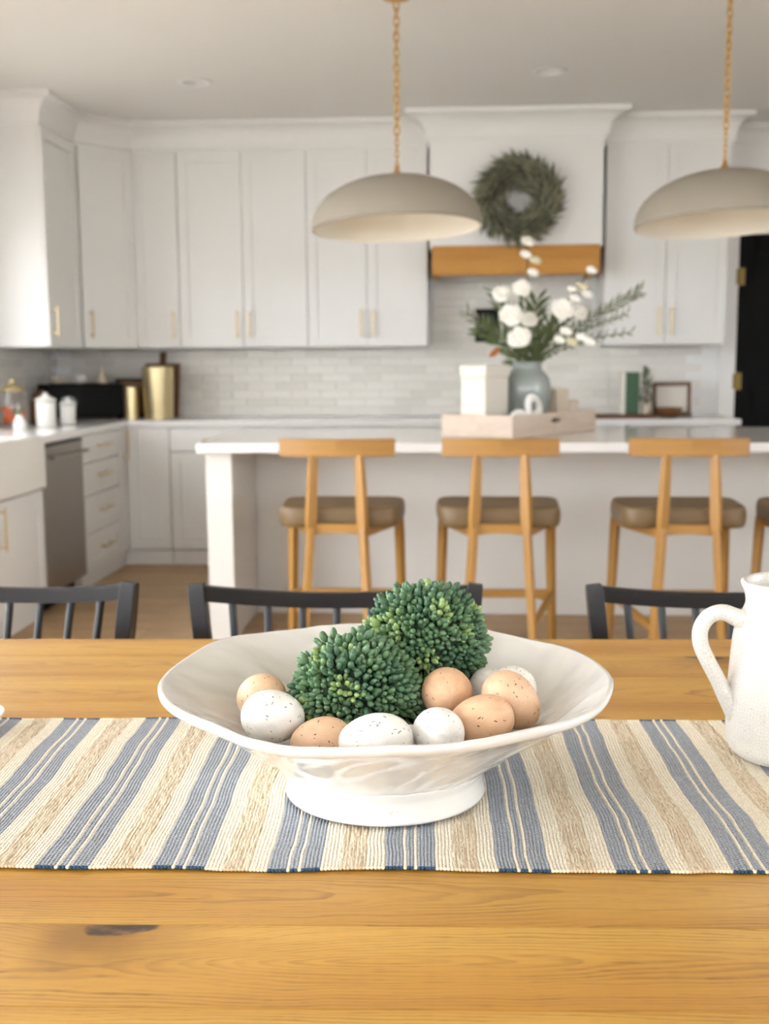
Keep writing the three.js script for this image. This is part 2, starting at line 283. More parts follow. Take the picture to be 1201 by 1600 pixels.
// black door with white casing in the back wall, right of the cabinets
{
  const d = new THREE.Group(); d.name = 'door_1'; d.userData.kind = 'structure'; scene.add(d);
  const x0 = 1.835, x1 = 2.65, H = 2.07, z = BZ;
  obj('casing', [bb(x0 - 0.11, x0, 0, H + 0.1, z, z + 0.03, 0.004), bb(x1, x1 + 0.11, 0, H + 0.1, z, z + 0.03, 0.004), bb(x0, x1, H, H + 0.1, z, z + 0.03, 0.004)], M.trim, d);
  obj('door_panel', [bb(x0 + 0.004, x1 - 0.004, 0.01, H - 0.004, z, z + 0.018), bb(x0 + 0.004, x0 + 0.12, 0.01, H - 0.004, z + 0.014, z + 0.026), bb(x1 - 0.12, x1 - 0.004, 0.01, H - 0.004, z + 0.014, z + 0.026), bb(x0 + 0.1, x1 - 0.1, H - 0.13, H - 0.004, z + 0.014, z + 0.026), bb(x0 + 0.1, x1 - 0.1, 0.95, 1.08, z + 0.014, z + 0.026)], M.doorBlack, d);
  for (const y of [0.3, 1.13, 1.8]) obj('hinge', [bb(x0 + 0.012, x0 + 0.04, y - 0.055, y + 0.055, z + 0.026, z + 0.031, 0.001), new THREE.CylinderGeometry(0.007, 0.007, 0.125, 10).translate(x0 + 0.004, y, z + 0.034), bb(x0 - 0.016, x0, y - 0.05, y + 0.05, z + 0.03, z + 0.034, 0.001)], M.oldBrass, d);
}
// crown mouldings
const CROWN = (top, base, out) => { const p = [[0, base], [0.012, base], [0.012, base + 0.014], [0.02, base + 0.018]]; for (let i = 0; i <= 8; i++) { const a = i / 8 * Math.PI / 2; p.push([0.02 + (out - 0.032) * (1 - Math.cos(a)), base + 0.018 + (top - base - 0.046) * Math.sin(a)]); } p.push([out, top - 0.028], [out, top], [0, top]); return p; };
{
  const t1 = struct('trim_1', sweep([[-2.66, -6.33], [-2.3, -6.33], [-2.3, -6.9], [-2.02, -7.2], [-0.16, -7.2]], CROWN(CH, 2.575, 0.115)), M.trim); t1.userData.label = 'white cove crown moulding above the upper cabinets left of the hood';
  const t2 = struct('trim_2', sweep([[0.9, -7.2], [1.685, -7.2], [1.685, BZ]], CROWN(CH, 2.575, 0.115)), M.trim);
  const t3 = struct('trim_3', sweep([[1.7, BZ], [RX, BZ]], CROWN(CH, 2.62, 0.1)), M.trim);
}

// ------------------------------------------------------------------ cabinets
function shaker(w, h) { const f = Math.min(0.06, w * 0.28, h * 0.3), t = 0.02; return merge([bb(-w / 2, -w / 2 + f, -h / 2, h / 2, 0, t, 0.0015), bb(w / 2 - f, w / 2, -h / 2, h / 2, 0, t, 0.0015), bb(-w / 2 + f, w / 2 - f, h / 2 - f, h / 2, 0, t, 0.0015), bb(-w / 2 + f, w / 2 - f, -h / 2, -h / 2 + f, 0, t, 0.0015), bb(-w / 2 + f - 0.002, w / 2 - f + 0.002, -h / 2 + f - 0.002, h / 2 - f + 0.002, 0.002, 0.011, 0)]); }
const slabFront = (w, h) => bb(-w / 2, w / 2, -h / 2, h / 2, 0, 0.02, 0.0025);
function pull(L, vertical) { const g = [bx(L, 0.011, 0.011, 0, 0, 0.034, 0.003), bx(0.01, 0.01, 0.03, -L / 2 + 0.02, 0, 0.016, 0.002), bx(0.01, 0.01, 0.03, L / 2 - 0.02, 0, 0.016, 0.002)]; const m = merge(g); return vertical ? m.rotateZ(Math.PI / 2) : m; }
// front: [kind, x0, x1, y0, y1, handle x, handle y, handle length, vertical]
function fronts(t, list, hm = M.paleBrass) {
  for (const [kind, x0, x1, y0, y1, hx, hy, hl, hv] of list) {
    const w = x1 - x0 - 0.004, h = y1 - y0 - 0.004, d = obj(kind, kind === 'drawer' && h < 0.2 ? slabFront(w, h) : shaker(w, h), M.cabinet, t);
    d.position.set((x0 + x1) / 2, (y0 + y1) / 2, 0.001);
    if (hl) { const p = obj('handle', pull(hl, hv), hm, d); p.position.set(hx - d.position.x, hy - d.position.y, 0.02); }
  }
}
function cabinet(name, label, pos, turn, w, h, depth, list, toe, group) {
  const t = thing(name, label, 'cabinet', pos, turn, group);
  obj('carcass', bb(-w / 2, w / 2, toe ? 0.1 : 0, h, -depth, 0, 0.001), M.cabinet, t);
  if (toe) obj('toe_board', bb(-w / 2, w / 2, 0, 0.095, -depth, -0.012, 0.003), M.cabinet, t);
  fronts(t, list); return t;
}
const UG = 'white shaker upper cabinets', BG = 'white base cabinets';
const UB = 1.365, UH = 2.575 - UB;
{ // uppers; local x 0 is the middle of the unit
  let w = 0.285; cabinet('upper_cabinet', 'narrow white upper cabinet with one tall door, right of the angled corner cabinet', [-2.02 + w / 2, UB, -7.2], 0, w, UH, 0.34, [['door', -w / 2, w / 2, 0, UH, w / 2 - 0.04, 0.145, 0.17, true]], false, UG);
  w = 0.815; const two = (w) => [['door', -w / 2, 0, 0, UH, -0.04, 0.145, 0.17, true], ['door', 0, w / 2, 0, UH, 0.04, 0.145, 0.17, true]];
  cabinet('upper_cabinet', 'double-door white upper cabinet with paired brass pulls, above the gold canister and bare tiles', [-1.733 + w / 2, UB, -7.2], 0, w, UH, 0.34, two(w), false, UG);
  w = 0.755; cabinet('upper_cabinet', 'double-door white upper cabinet beside the range hood, behind the first dome pendant', [-0.917 + w / 2, UB, -7.2], 0, w, UH, 0.34, two(w), false, UG);
  w = 0.745; cabinet('upper_cabinet', 'double-door white upper cabinet between the range hood and the black door', [0.936 + w / 2, UB, -7.2], 0, w, UH, 0.34, two(w), false, UG);
  // left run: end panel faces the camera
  w = 0.565; cabinet('upper_cabinet', 'white upper cabinet on the left wall with its bright end panel facing the dining table', [-2.3, UB, -6.33 - w / 2], Math.PI / 2, w, UH, 0.36, [['door', -w / 2, w / 2, 0, UH, -w / 2 + 0.05, 0.145, 0.17, true]], false, UG);
  const t = thing('corner_cabinet', 'angled white corner upper cabinet with one door above the black appliance', 'cabinet', [-2.16, UB, -7.055], Math.PI / 4, UG);
  const s = new THREE.Shape([[-2.66, 6.902], [-2.3, 6.902], [-2.027, 7.197], [-2.027, 7.535], [-2.66, 7.535]].map(([x, y]) => new THREE.Vector2(x, y)));
  const g = new THREE.ExtrudeGeometry(s, { depth: UH, bevelEnabled: false }).rotateX(-Math.PI / 2).translate(2.16, 0, 7.055).rotateY(-Math.PI / 4);
  obj('carcass', boxUV(g), M.cabinet, t);
  fronts(t, [['door', -0.185, 0.185, 0, UH, -0.14, 0.145, 0.17, true]]);
  t.children.slice(1).forEach((c) => { c.position.z += 0.01; });
}
{ // base units along the back wall
  const H = 0.874, z = -6.95, d = 0.58;
  let w = 0.27; cabinet('base_cabinet', 'narrow white base cabinet with one plain door in the far left corner', [-2.036 + w / 2, 0, z], 0, w, H, d, [['door', -w / 2, w / 2, 0.105, 0.87]], true, BG).add(Object.assign(new THREE.Mesh(bb(-w / 2 - 0.06, -w / 2, 0, 0.872, -0.4, -0.004, 0.001), M.cabinet), { name: 'corner_filler' }));
  w = 0.58; cabinet('base_cabinet', 'white base cabinet with a top drawer, just left of the island leg', [-1.763 + w / 2, 0, z], 0, w, H, d, [['drawer', -w / 2, w / 2, 0.72, 0.87, 0, 0.795, 0.16], ['door', -w / 2, 0, 0.105, 0.715, -0.04, 0.62, 0.17, true], ['door', 0, w / 2, 0.105, 0.715, 0.04, 0.62, 0.17, true]], true, BG);
  const xs = [[-1.18, -0.35, 'white drawer base cabinet behind the island, below the tiles left of the hood'], [-0.345, 0.93, 'wide white drawer base cabinet behind the island, below the range hood'], [0.935, 1.71, 'white drawer base cabinet at the right end of the back worktop beside the black door']];
  for (const [x0, x1, l] of xs) { w = x1 - x0; cabinet('base_cabinet', l, [(x0 + x1) / 2, 0, z], 0, w, H, d, [[-w / 2, 0], [0, w / 2]].flatMap(([a, b]) => [[0.105, 0.4], [0.405, 0.7], [0.705, 0.87]].map(([y0, y1]) => ['drawer', a, b, y0, y1, (a + b) / 2, (y0 + y1) / 2, 0.16])), true, BG); }
}
{ // left run: drawers, dishwasher, sink base; local x runs towards the back wall
  const H = 0.874, x = -2.06;
  let w = 0.84; // z -6.095 .. -6.935
  cabinet('drawer_cabinet', 'white base cabinet with a stack of four drawers and a slim pull-out beside the dishwasher', [x, 0, -6.515], Math.PI / 2, w, H, 0.6, [[0.105, 0.315], [0.32, 0.53], [0.535, 0.715], [0.72, 0.87]].map(([a, b]) => ['drawer', -w / 2, 0.24, a, b, -0.09, (a + b) / 2 + 0.01, 0.2]).concat([['door', 0.245, 0.42, 0.105, 0.87, 0.335, 0.77, 0.19, true]]), true, BG);
  const t = thing('dishwasher', 'stainless steel dishwasher with a bar handle under the left worktop', 'dishwasher', [x, 0, -5.785], Math.PI / 2);
  obj('body', bb(-0.3, 0.3, 0.1, 0.872, -0.57, -0.005, 0.002), M.darkSteel, t); obj('toe_board', bb(-0.3, 0.3, 0, 0.098, -0.57, -0.05, 0.002), M.black, t);
  obj('door', bb(-0.296, 0.296, 0.105, 0.868, -0.004, 0.024, 0.004), M.steel, t);
  obj('control_strip', bb(-0.29, 0.29, 0.852, 0.869, 0.0, 0.026, 0.001), M.darkSteel, t);
  const h = obj('handle', [bar(V(-0.27, 0.8, 0.062), V(0.27, 0.8, 0.062), 0.02, 0.02, 0.02, 0.02, true), bx(0.018, 0.018, 0.05, -0.22, 0.8, 0.042), bx(0.018, 0.018, 0.05, 0.22, 0.8, 0.042)], M.steel, t);
  w = 1.24; // sink base z -4.23 .. -5.47
  cabinet('sink_cabinet', 'white base cabinet with two doors under the apron sink', [x, 0, -4.85], Math.PI / 2, w, 0.655, 0.6, [['door', -w / 2, 0, 0.105, 0.65, -0.05, 0.53, 0.2, true], ['door', 0, w / 2, 0.105, 0.65, 0.05, 0.53, 0.2, true]], true, BG);
  const s = thing('farmhouse_sink', 'white glazed apron-front farmhouse sink beside the dishwasher', 'sink', [x, 0.66, -4.95], Math.PI / 2);
  obj('basin', [bb(-0.5, 0.5, 0, 0.262, 0.0, 0.05, 0.012, 3), bb(-0.5, 0.5, 0, 0.04, -0.46, 0.04, 0.01, 2), bb(-0.5, -0.46, 0, 0.255, -0.46, 0.04, 0.01, 2), bb(0.46, 0.5, 0, 0.255, -0.46, 0.04, 0.01, 2), bb(-0.5, 0.5, 0, 0.255, -0.48, -0.44, 0.01, 2)], M.sink, s);
}
{ // worktops: L along left and back walls
  const t = thing('worktop', 'pale quartz worktop running along the back wall and into the left corner', 'worktop', [0, 0.875, 0]);
  obj('slab', [bb(-2.03, 1.735, 0, 0.04, BZ + 0.014, -6.92, 0.004), bb(WX + 0.014, -2.03, 0, 0.04, BZ + 0.014, -5.44, 0.004)], M.quartz, t);
}
{ // range hood
  const t = thing('range_hood', 'white plastered range hood with a flared crown and an oak beam along its lower edge', 'range hood', [0.375, 1.8, -7.0]);
  const h = CH - 1.8;
  obj('shell', bb(-0.52, 0.52, 0.15, 2.6 - 1.8, -0.54, 0, 0.004), M.trim, t);
  obj('crown', sweep([[-0.52, -0.195], [-0.52, 0], [0.52, 0], [0.52, -0.54]], CROWN(h, 2.575 - 1.8, 0.14)), M.trim, t);
  obj('frieze', bb(-0.51, 0.51, 0.79, h - 0.002, -0.53, -0.01, 0), M.trim, t);
  obj('beam', [bb(-0.505, 0.505, -0.012, 0.162, -0.03, 0.024, 0.004), bb(-0.505, -0.47, 0.0, 0.149, -0.53, -0.03, 0.003), bb(0.47, 0.505, 0.0, 0.149, -0.53, -0.03, 0.003)], M.beam, t);
  obj('liner', bb(-0.465, 0.465, 0.08, 0.148, -0.52, -0.035, 0.002), M.steel, t);
}
{ // small black plaque on the tiles under the hood
  const t = thing('wall_plaque', 'small square black plaque on the tiles under the hood behind the flowers', 'plaque', [0.222, 1.395, BZ + 0.014]);
  obj('plate', bb(-0.078, 0.078, 0, 0.215, 0.001, 0.018, 0.003), M.black, t);
}
{ // island
  const t = thing('kitchen_island', 'long white kitchen island with a thick pale quartz top and open legroom for stools', 'kitchen island', [0.6, 0, -5.5]);
  obj('top', bb(-1.74, 1.85, 0.872, 0.914, -0.62, 0.56, 0.005, 2), M.quartz, t);
  obj('end_panel', bb(-1.715, -1.597, 0, 0.871, -0.55, 0.48, 0.003), M.island, t);
  obj('end_panel', bb(1.69, 1.805, 0, 0.871, -0.55, 0.48, 0.003), M.island, t);
  obj('back_panel', bb(-1.595, 1.688, 0.1, 0.871, -0.5, -0.12, 0.002), M.island, t);
  obj('baseboard', bb(-1.595, 1.688, 0, 0.1, -0.5, -0.105, 0.003), M.island, t);
}
{ // recessed lights
  for (const [x, z, l] of [[-1.367, -6.15, 'left of the pendants'], [0.49, -6.07, 'between the two pendant chains']]) {
    const t = thing('ceiling_light', 'small round white recessed ceiling light ' + l, 'ceiling light', [x, CH, z], 0, 'recessed ceiling lights');
    obj('trim_ring', lathe([[0.0715, -0.0005], [0.067, -0.006], [0.078, -0.008], [0.09, -0.005], [0.092, -0.0008], [0.0715, -0.0005]], 40), M.trim, t);
    obj('baffle', lathe([[0.0705, 0.0], [0.066, 0.03], [0.058, 0.075], [0.0585, 0.0765], [0.0708, 0.002]], 40), M.trim, t);
    obj('lens', lathe([[0.0, 0.072], [0.057, 0.074], [0.057, 0.079], [0, 0.079]], 32), M.white, t);
  }
}
{ // pendants on chains
  const rim = 1.818, R = 0.357, hd = 0.213, PZ = -4.79;
  const mk = (x, label) => {
    const t = thing('pendant_lamp', label, 'pendant lamp', [x, CH, PZ], 0, 'dome pendants over the island');
    const outer = [], inner = [];
    for (let i = 0; i <= 26; i++) { const a = i / 26 * Math.PI / 2, r = R * Math.sin(a), y = hd * Math.pow(Math.cos(a), 0.92); outer.push([r, y]); inner.push([Math.max(0, r - 0.012) * 0.995, y - 0.012 + 0.012 * (r / R) ** 8]); }
    const pivot = new THREE.Group(); pivot.name = 'shade'; pivot.position.set(0, rim - CH, 0); pivot.rotation.set(-0.05, 0, 0.03); t.add(pivot);
    obj('outer_shell', lathe([[R - 0.012, -0.002], ...outer.slice().reverse()], 72), M.plaster, pivot);
    obj('inner_lining', lathe([...inner.slice(0, 27), [R - 0.006, -0.003]], 72), M.plasterIn, pivot);
    obj('socket', [new THREE.CylinderGeometry(0.022, 0.026, 0.06, 20).translate(0, hd - 0.045, 0), new THREE.SphereGeometry(0.03, 20, 14).translate(0, hd - 0.1, 0)], M.white, pivot);
    obj('finial', lathe([[0, hd + 0.045], [0.008, hd + 0.04], [0.012, hd + 0.02], [0.024, hd + 0.006], [0.026, hd - 0.004], [0, hd - 0.004]], 24), M.brass, t).position.y = rim - CH;
    obj('canopy', lathe([[0, 0], [0.062, 0], [0.062, -0.012], [0.05, -0.022], [0.016, -0.03], [0, -0.03]], 32), M.brass, t);
    const big = new THREE.TorusGeometry(0.0115, 0.0034, 6, 14).scale(1, 1.75, 1), small = new THREE.TorusGeometry(0.0085, 0.0024, 6, 12).scale(1, 1.7, 1);
    const bot = rim - CH + hd + 0.045; let y = -0.03, k = 0;
    while (y > bot) { const lo = y < bot + 0.13, g = lo ? small : big, p = lo ? 0.0225 : 0.0305; const m = obj('chain_link', g, M.brass, t); m.position.y = y - p / 2; m.rotation.y = k++ % 2 ? Math.PI / 2 + 0.3 : 0.3; y -= p; }
    return t;
  };
  mk(-0.233, 'grey plaster dome pendant on a brass chain, hanging left of the wreath');
  mk(1.098, 'grey dome pendant on a brass chain, cut off by the right edge');
}

// ------------------------------------------------------------------ stools at the island
function makeStool(label, x) {
  const t = thing('counter_stool', label, 'stool', [x, 0, -4.72], 0, 'oak counter stools at the island');
  // curved back rest
  const s = new THREE.Shape(), n = 20, w = 0.232, th = 0.024, f = (u) => 0.045 * (1 - (u / w) ** 2);
  for (let i = 0; i <= n; i++) { const u = -w + 2 * w * i / n; i ? s.lineTo(u, -f(u)) : s.moveTo(u, -f(u)); }
  for (let i = n; i >= 0; i--) { const u = -w + 2 * w * i / n; s.lineTo(u, -f(u) + th); }
  const g = new THREE.ExtrudeGeometry(s, { depth: 0.066, bevelEnabled: true, bevelSize: 0.003, bevelThickness: 0.003, bevelSegments: 2, curveSegments: 4 }).rotateX(-Math.PI / 2);
  obj('backrest', boxUV(g.translate(0, 0.895, 0.196), 0), M.oak, t);
  for (const k of [-1, 1]) {
    obj('leg', [bar(V(k * 0.093, 0.9, 0.232), V(k * 0.106, 0.6, 0.236), 0.036, 0.046, 0.024, 0.03), bar(V(k * 0.106, 0.605, 0.236), V(k * 0.142, 0, 0.285), 0.046, 0.036, 0.03, 0.03)], M.oak, t);
    obj('leg', bar(V(k * 0.232, 0.61, -0.16), V(k * 0.25, 0, -0.2), 0.036, 0.028, 0.036, 0.028), M.oak, t);
    obj('side_rail', bar(V(k * 0.112, 0.585, 0.215), V(k * 0.226, 0.585, -0.15), 0.024, 0.024, 0.04, 0.04), M.oak, t);
    obj('stretcher', bar(V(k * 0.13, 0.2, 0.25), V(k * 0.243, 0.255, -0.178), 0.024, 0.024, 0.032, 0.032), M.oak, t);
  }
  // rear apron dips into the posts, front rail and foot rest
  const a = new THREE.Shape(); a.moveTo(-0.1, 0.62); a.lineTo(0.1, 0.62); a.lineTo(0.1, 0.575); a.quadraticCurveTo(0, 0.592, -0.1, 0.575); a.closePath();
  obj('apron', boxUV(new THREE.ExtrudeGeometry(a, { depth: 0.022, bevelEnabled: false }).translate(0, 0, 0.208), 0), M.oak, t);
  obj('apron', bar(V(-0.22, 0.59, -0.15), V(0.22, 0.59, -0.15), 0.022, 0.022, 0.04, 0.04).translate(0, 0, 0), M.oak, t);
  const r = new THREE.Shape(); r.moveTo(-0.236, 0.272); r.lineTo(0.236, 0.272); r.lineTo(0.236, 0.2); r.quadraticCurveTo(0.21, 0.236, 0.15, 0.236); r.lineTo(-0.15, 0.236); r.quadraticCurveTo(-0.21, 0.236, -0.236, 0.2); r.closePath();
  obj('foot_rest', boxUV(new THREE.ExtrudeGeometry(r, { depth: 0.024, bevelEnabled: false }).translate(0, 0, -0.196), 0), M.oak, t);
  // padded seat
  const c = new THREE.Shape(), R = 0.09; c.moveTo(-0.255 + R, -0.2); c.lineTo(0.255 - R, -0.2); c.quadraticCurveTo(0.262, -0.2, 0.262, -0.1); c.lineTo(0.25, 0.12); c.quadraticCurveTo(0.245, 0.2, 0.15, 0.203); c.lineTo(-0.15, 0.203); c.quadraticCurveTo(-0.245, 0.2, -0.25, 0.12); c.lineTo(-0.262, -0.1); c.quadraticCurveTo(-0.262, -0.2, -0.255 + R, -0.2);
  const sg = new THREE.ExtrudeGeometry(c, { depth: 0.012, bevelEnabled: true, bevelSize: 0.014, bevelThickness: 0.036, bevelOffset: -0.014, bevelSegments: 6, curveSegments: 10 }).rotateX(Math.PI / 2);
  obj('seat', boxUV(sg.translate(0, 0.648, 0), 0), M.leather, t);
  return t;
}
const st0 = makeStool('oak stool with brown leather seat at the island\'s left end, next to the island leg', -0.468);
[['oak stool with brown leather seat standing in front of the tray and vase', 0.19], ['oak stool with brown leather seat directly behind the black chair near the pitcher', 0.935], ['oak stool cut off by the right edge, only seat corner and a leg showing', 1.55]].forEach(([l, x]) => { const c = st0.clone(); c.name = numbered('counter_stool'); c.userData = { ...st0.userData, label: l }; c.position.x = x; scene.add(c); });

// ------------------------------------------------------------------ black spindle chairs
function makeChair(label, x, z, turn) {
  const t = thing('dining_chair', label, 'chair', [x, 0, z], turn, 'black spindle-back dining chairs');
  const W = 0.285, top = 0.822, n = 24, dip = (u) => 0.024 * (1 - (u / W) ** 2), bow = (u) => -0.035 * (1 - (u / W) ** 2);
  // crest: a rail that dips and bows, rectangular section swept along it
  const pos = [], idx = [], hh = 0.031, dd = 0.024;
  for (let i = 0; i <= n; i++) { const u = -W + 2 * W * i / n, y = top - dip(u), zz = bow(u); const sec = [[-dd / 2, -hh], [-dd / 2, -0.004], [-dd / 2 + 0.005, 0], [dd / 2 - 0.005, 0], [dd / 2, -0.004], [dd / 2, -hh]]; for (const [a, b] of sec) pos.push(u, y + b, zz + a); }
  for (let i = 0; i < n; i++) for (let j = 0; j < 6; j++) { const a = i * 6 + j, b = i * 6 + (j + 1) % 6; idx.push(a, b, a + 6, b, b + 6, a + 6); }
  let g = new THREE.BufferGeometry(); g.setAttribute('position', new THREE.Float32BufferAttribute(pos, 3)); g.setIndex(idx); g = g.toNonIndexed(); g.computeVertexNormals(); boxUV(g, 0);
  g.setAttribute('uv', new THREE.Float32BufferAttribute(new Float32Array(g.attributes.position.count * 2).map((_, i) => g.attributes.position.array[i % 2 ? (i >> 1) * 3 + 1 : (i >> 1) * 3]), 2));
  obj('crest_rail', g, M.blackPaint, t);
  for (const k of [-1, 1]) {
    obj('post', [bar(V(k * 0.238, 0.44, 0.05), V(k * 0.27, 0.7, 0.008), 0.034, 0.034, 0.038, 0.038), bar(V(k * 0.27, 0.695, 0.008), V(k * 0.284, top + 0.001, 0), 0.034, 0.033, 0.038, 0.032)], M.blackPaint, t);
    obj('leg', bar(V(k * 0.225, 0.43, 0.07), V(k * 0.25, 0, 0.0), 0.038, 0.028), M.blackPaint, t);
    obj('leg', bar(V(k * 0.2, 0.43, 0.42), V(k * 0.225, 0, 0.46), 0.038, 0.028), M.blackPaint, t);
    obj('stretcher', bar(V(k * 0.236, 0.17, 0.035), V(k * 0.213, 0.17, 0.44), 0.02, 0.02), M.blackPaint, t);
  }
  for (let i = 0; i < 7; i++) { const u = -W + (i + 1) * 2 * W / 8; obj('spindle', bar(V(u * 0.88, 0.45, 0.055), V(u, top - dip(u) - 0.024, bow(u)), 0.013, 0.0165, 0.013, 0.0165, true), M.blackPaint, t); }
  const s = new THREE.Shape(); s.moveTo(-0.26, 0.02); s.quadraticCurveTo(0, -0.005, 0.26, 0.02); s.lineTo(0.235, 0.44); s.quadraticCurveTo(0, 0.5, -0.235, 0.44); s.closePath();
  obj('seat', boxUV(new THREE.ExtrudeGeometry(s, { depth: 0.02, bevelEnabled: true, bevelSize: 0.008, bevelThickness: 0.008, bevelSegments: 3 }).rotateX(Math.PI / 2).translate(0, 0.457, 0)), M.blackPaint, t);
  return t;
}
const ch0 = makeChair('black wooden spindle-back chair behind the white bowl, middle of the row', -0.238, -2.24, 0.035);
[['black wooden spindle-back chair cut off by the left edge, turned slightly', -0.945, -2.27, -0.1], ['black wooden spindle-back chair behind the white pitcher', 0.567, -2.26, 0.035]].forEach(([l, x, z, r]) => { const c = ch0.clone(); c.name = numbered('dining_chair'); c.userData = { ...ch0.userData, label: l }; c.position.set(x, 0, z); c.rotation.y = r; scene.add(c); });

// ------------------------------------------------------------------ dining table
const TA = 0.035, TY = 0.77;                                           // table turned slightly against the kitchen
const onTable = (xl, zl) => [xl * Math.cos(TA) + zl * Math.sin(TA), -xl * Math.sin(TA) + zl * Math.cos(TA)];
{
  const CZ = -1.34, [cx, cz] = onTable(-0.05, CZ), t = thing('dining_table', 'honey oak dining table of wide planks with a dark knot near the front', 'table', [cx, 0, cz], TA);
  const seams = [-0.687, -0.818, -0.949, -1.08, -1.211, -1.342, -1.473, -1.613, -1.753, -1.88, -2.0], which = [0, 1, 2, 0, 2, 0, 2, 0, 1, 2], shift = [0, 0, 0, 0.7, 0.4, 0.9, 0.2, 0.45, 0.95, 1.3], tone = [1.02, 1.03, 0.97, 1, 1, 1, 1, 0.99, 0.96, 1.0];
  for (let i = 0; i < 10; i++) {
    const z0 = seams[i] - CZ, z1 = seams[i + 1] - CZ, w = z0 - z1, g = new RoundedBoxGeometry(2.9, 0.032, w - 0.0006, 2, 0.0012), p = g.attributes.position, uv = g.attributes.uv;
    for (let k = 0; k < p.count; k++) uv.setXY(k, (p.getX(k) - 0.05 + 0.91 + shift[i]) / 1.5, clamp(0.5 - p.getZ(k) / w, 0.002, 0.998));
    const tx = tableTex[which[i]].clone(); tx.wrapS = THREE.MirroredRepeatWrapping; tx.needsUpdate = true;
    const m = obj('plank', g, new THREE.MeshPhysicalMaterial({ map: tx, roughness: 0.42, color: new THREE.Color(tone[i], tone[i], tone[i]), clearcoat: 0.25, clearcoatRoughness: 0.35 }), t);
    m.position.set(0, TY - 0.016, (z0 + z1) / 2);
  }
  for (const sx of [-1, 1]) for (const sz of [-0.53, 0.53]) obj('leg', bar(V(sx * 1.38, 0.72, sz), V(sx * 1.38, 0, sz), 0.09, 0.07), M.oak, t);
  for (const sz of [-0.53, 0.53]) obj('apron', bb(-1.34, 1.34, 0.65, 0.737, sz - 0.012, sz + 0.012), M.oak, t);
}
// ------------------------------------------------------------------ runner of woven ribs
{
  const t = thing('table_runner', 'woven cotton runner with blue, cream and tan stripes across the table', 'table runner', [...onTable(-0.03, -1.29)].reduce((a, v, i) => (i ? [a[0], TY, v] : [v]), []), TA);
  const Z0 = 0.2335, X0 = -0.377 + 0.03 - 0.115 * 4, NR = 31 * 14 - 8, SUB = 5, ROWS = 80, pos = [], uv = [], idx = [];
  const warp = (x, z) => 0.0028 * vnoise(x * 7 + 3, z * 9 + 1) + 0.0012 * vnoise(x * 20, z * 30 + 7), lift = (x, z) => 0.0012 + 0.0011 * (1 + vnoise(x * 9 + 11, z * 7)) ;
  const edge = (x) => 0.0034 * vnoise(x * 9, 3.3) + 0.0012 * vnoise(x * 37, 8.1);
  const cols = NR * SUB + 1;
  for (let j = 0; j <= ROWS; j++) for (let i = 0; i < cols; i++) {
    const f = (i % SUB) / SUB, rib = Math.floor(i / SUB), k = PAT[rib % 31], x = X0 + i / SUB * RIB, v = j / ROWS, z = Z0 - 2 * Z0 * v + edge(x) * (1 - 2 * v);
    const amp = k === 'T' ? 0.0007 : 0.00135, prof = Math.sqrt(Math.max(0, 1 - (2 * f - 1) ** 2)), puck = k === 'T' ? 0.0006 + 0.0012 * vnoise(x * 260, z * 120) : 0;
    pos.push(x + warp(x, z), lift(x, z) + amp * prof + puck, z); uv.push(i / SUB / 31, v);
  }
  for (let j = 0; j < ROWS; j++) for (let i = 0; i < cols - 1; i++) { const a = j * cols + i, b = a + cols; idx.push(a, a + 1, b, a + 1, b + 1, b); }
  const g = new THREE.BufferGeometry(); g.setAttribute('position', new THREE.Float32BufferAttribute(pos, 3)); g.setAttribute('uv', new THREE.Float32BufferAttribute(uv, 2)); g.setIndex(idx); g.computeVertexNormals();
  obj('cloth', g, new THREE.MeshPhysicalMaterial({ map: runnerTex, bumpMap: runnerBump, bumpScale: 0.0009, roughness: 0.95, sheen: 0.3, sheenRoughness: 0.7, sheenColor: new THREE.Color(0.9, 0.88, 0.82), side: THREE.DoubleSide }), t);
  const loops = [], navy = new THREE.Color(0x2b4a68), cream = new THREE.Color(0xf0e2c6), tan = new THREE.Color(0xd9c3a0);
  for (const s of [0, 1]) for (let r = 0; r < NR; r++) {
    const k = PAT[r % 31], x = X0 + (r + 0.5) * RIB, z = (s ? -1 : 1) * (Z0 + edge(x) + 0.0002), c = k === 'B' ? navy : k === 'C' ? cream : tan;
    const q = new THREE.SphereGeometry(1, 7, 5).scale(0.0023, 0.0018, k === 'T' ? 0.0014 : 0.0021).rotateY(rr(-0.5, 0.5)).translate(x + warp(x, z), lift(x, z) + 0.0006, z);
    q.setAttribute('color', new THREE.Float32BufferAttribute(new Float32Array(q.attributes.position.count * 3).map((_, i) => [c.r, c.g, c.b][i % 3]), 3)); loops.push(q);
  }
  tag(obj('edge_loops', loops, new THREE.MeshStandardMaterial({ vertexColors: true, roughness: 0.9 }), t), null, null, null, 'stuff');
}
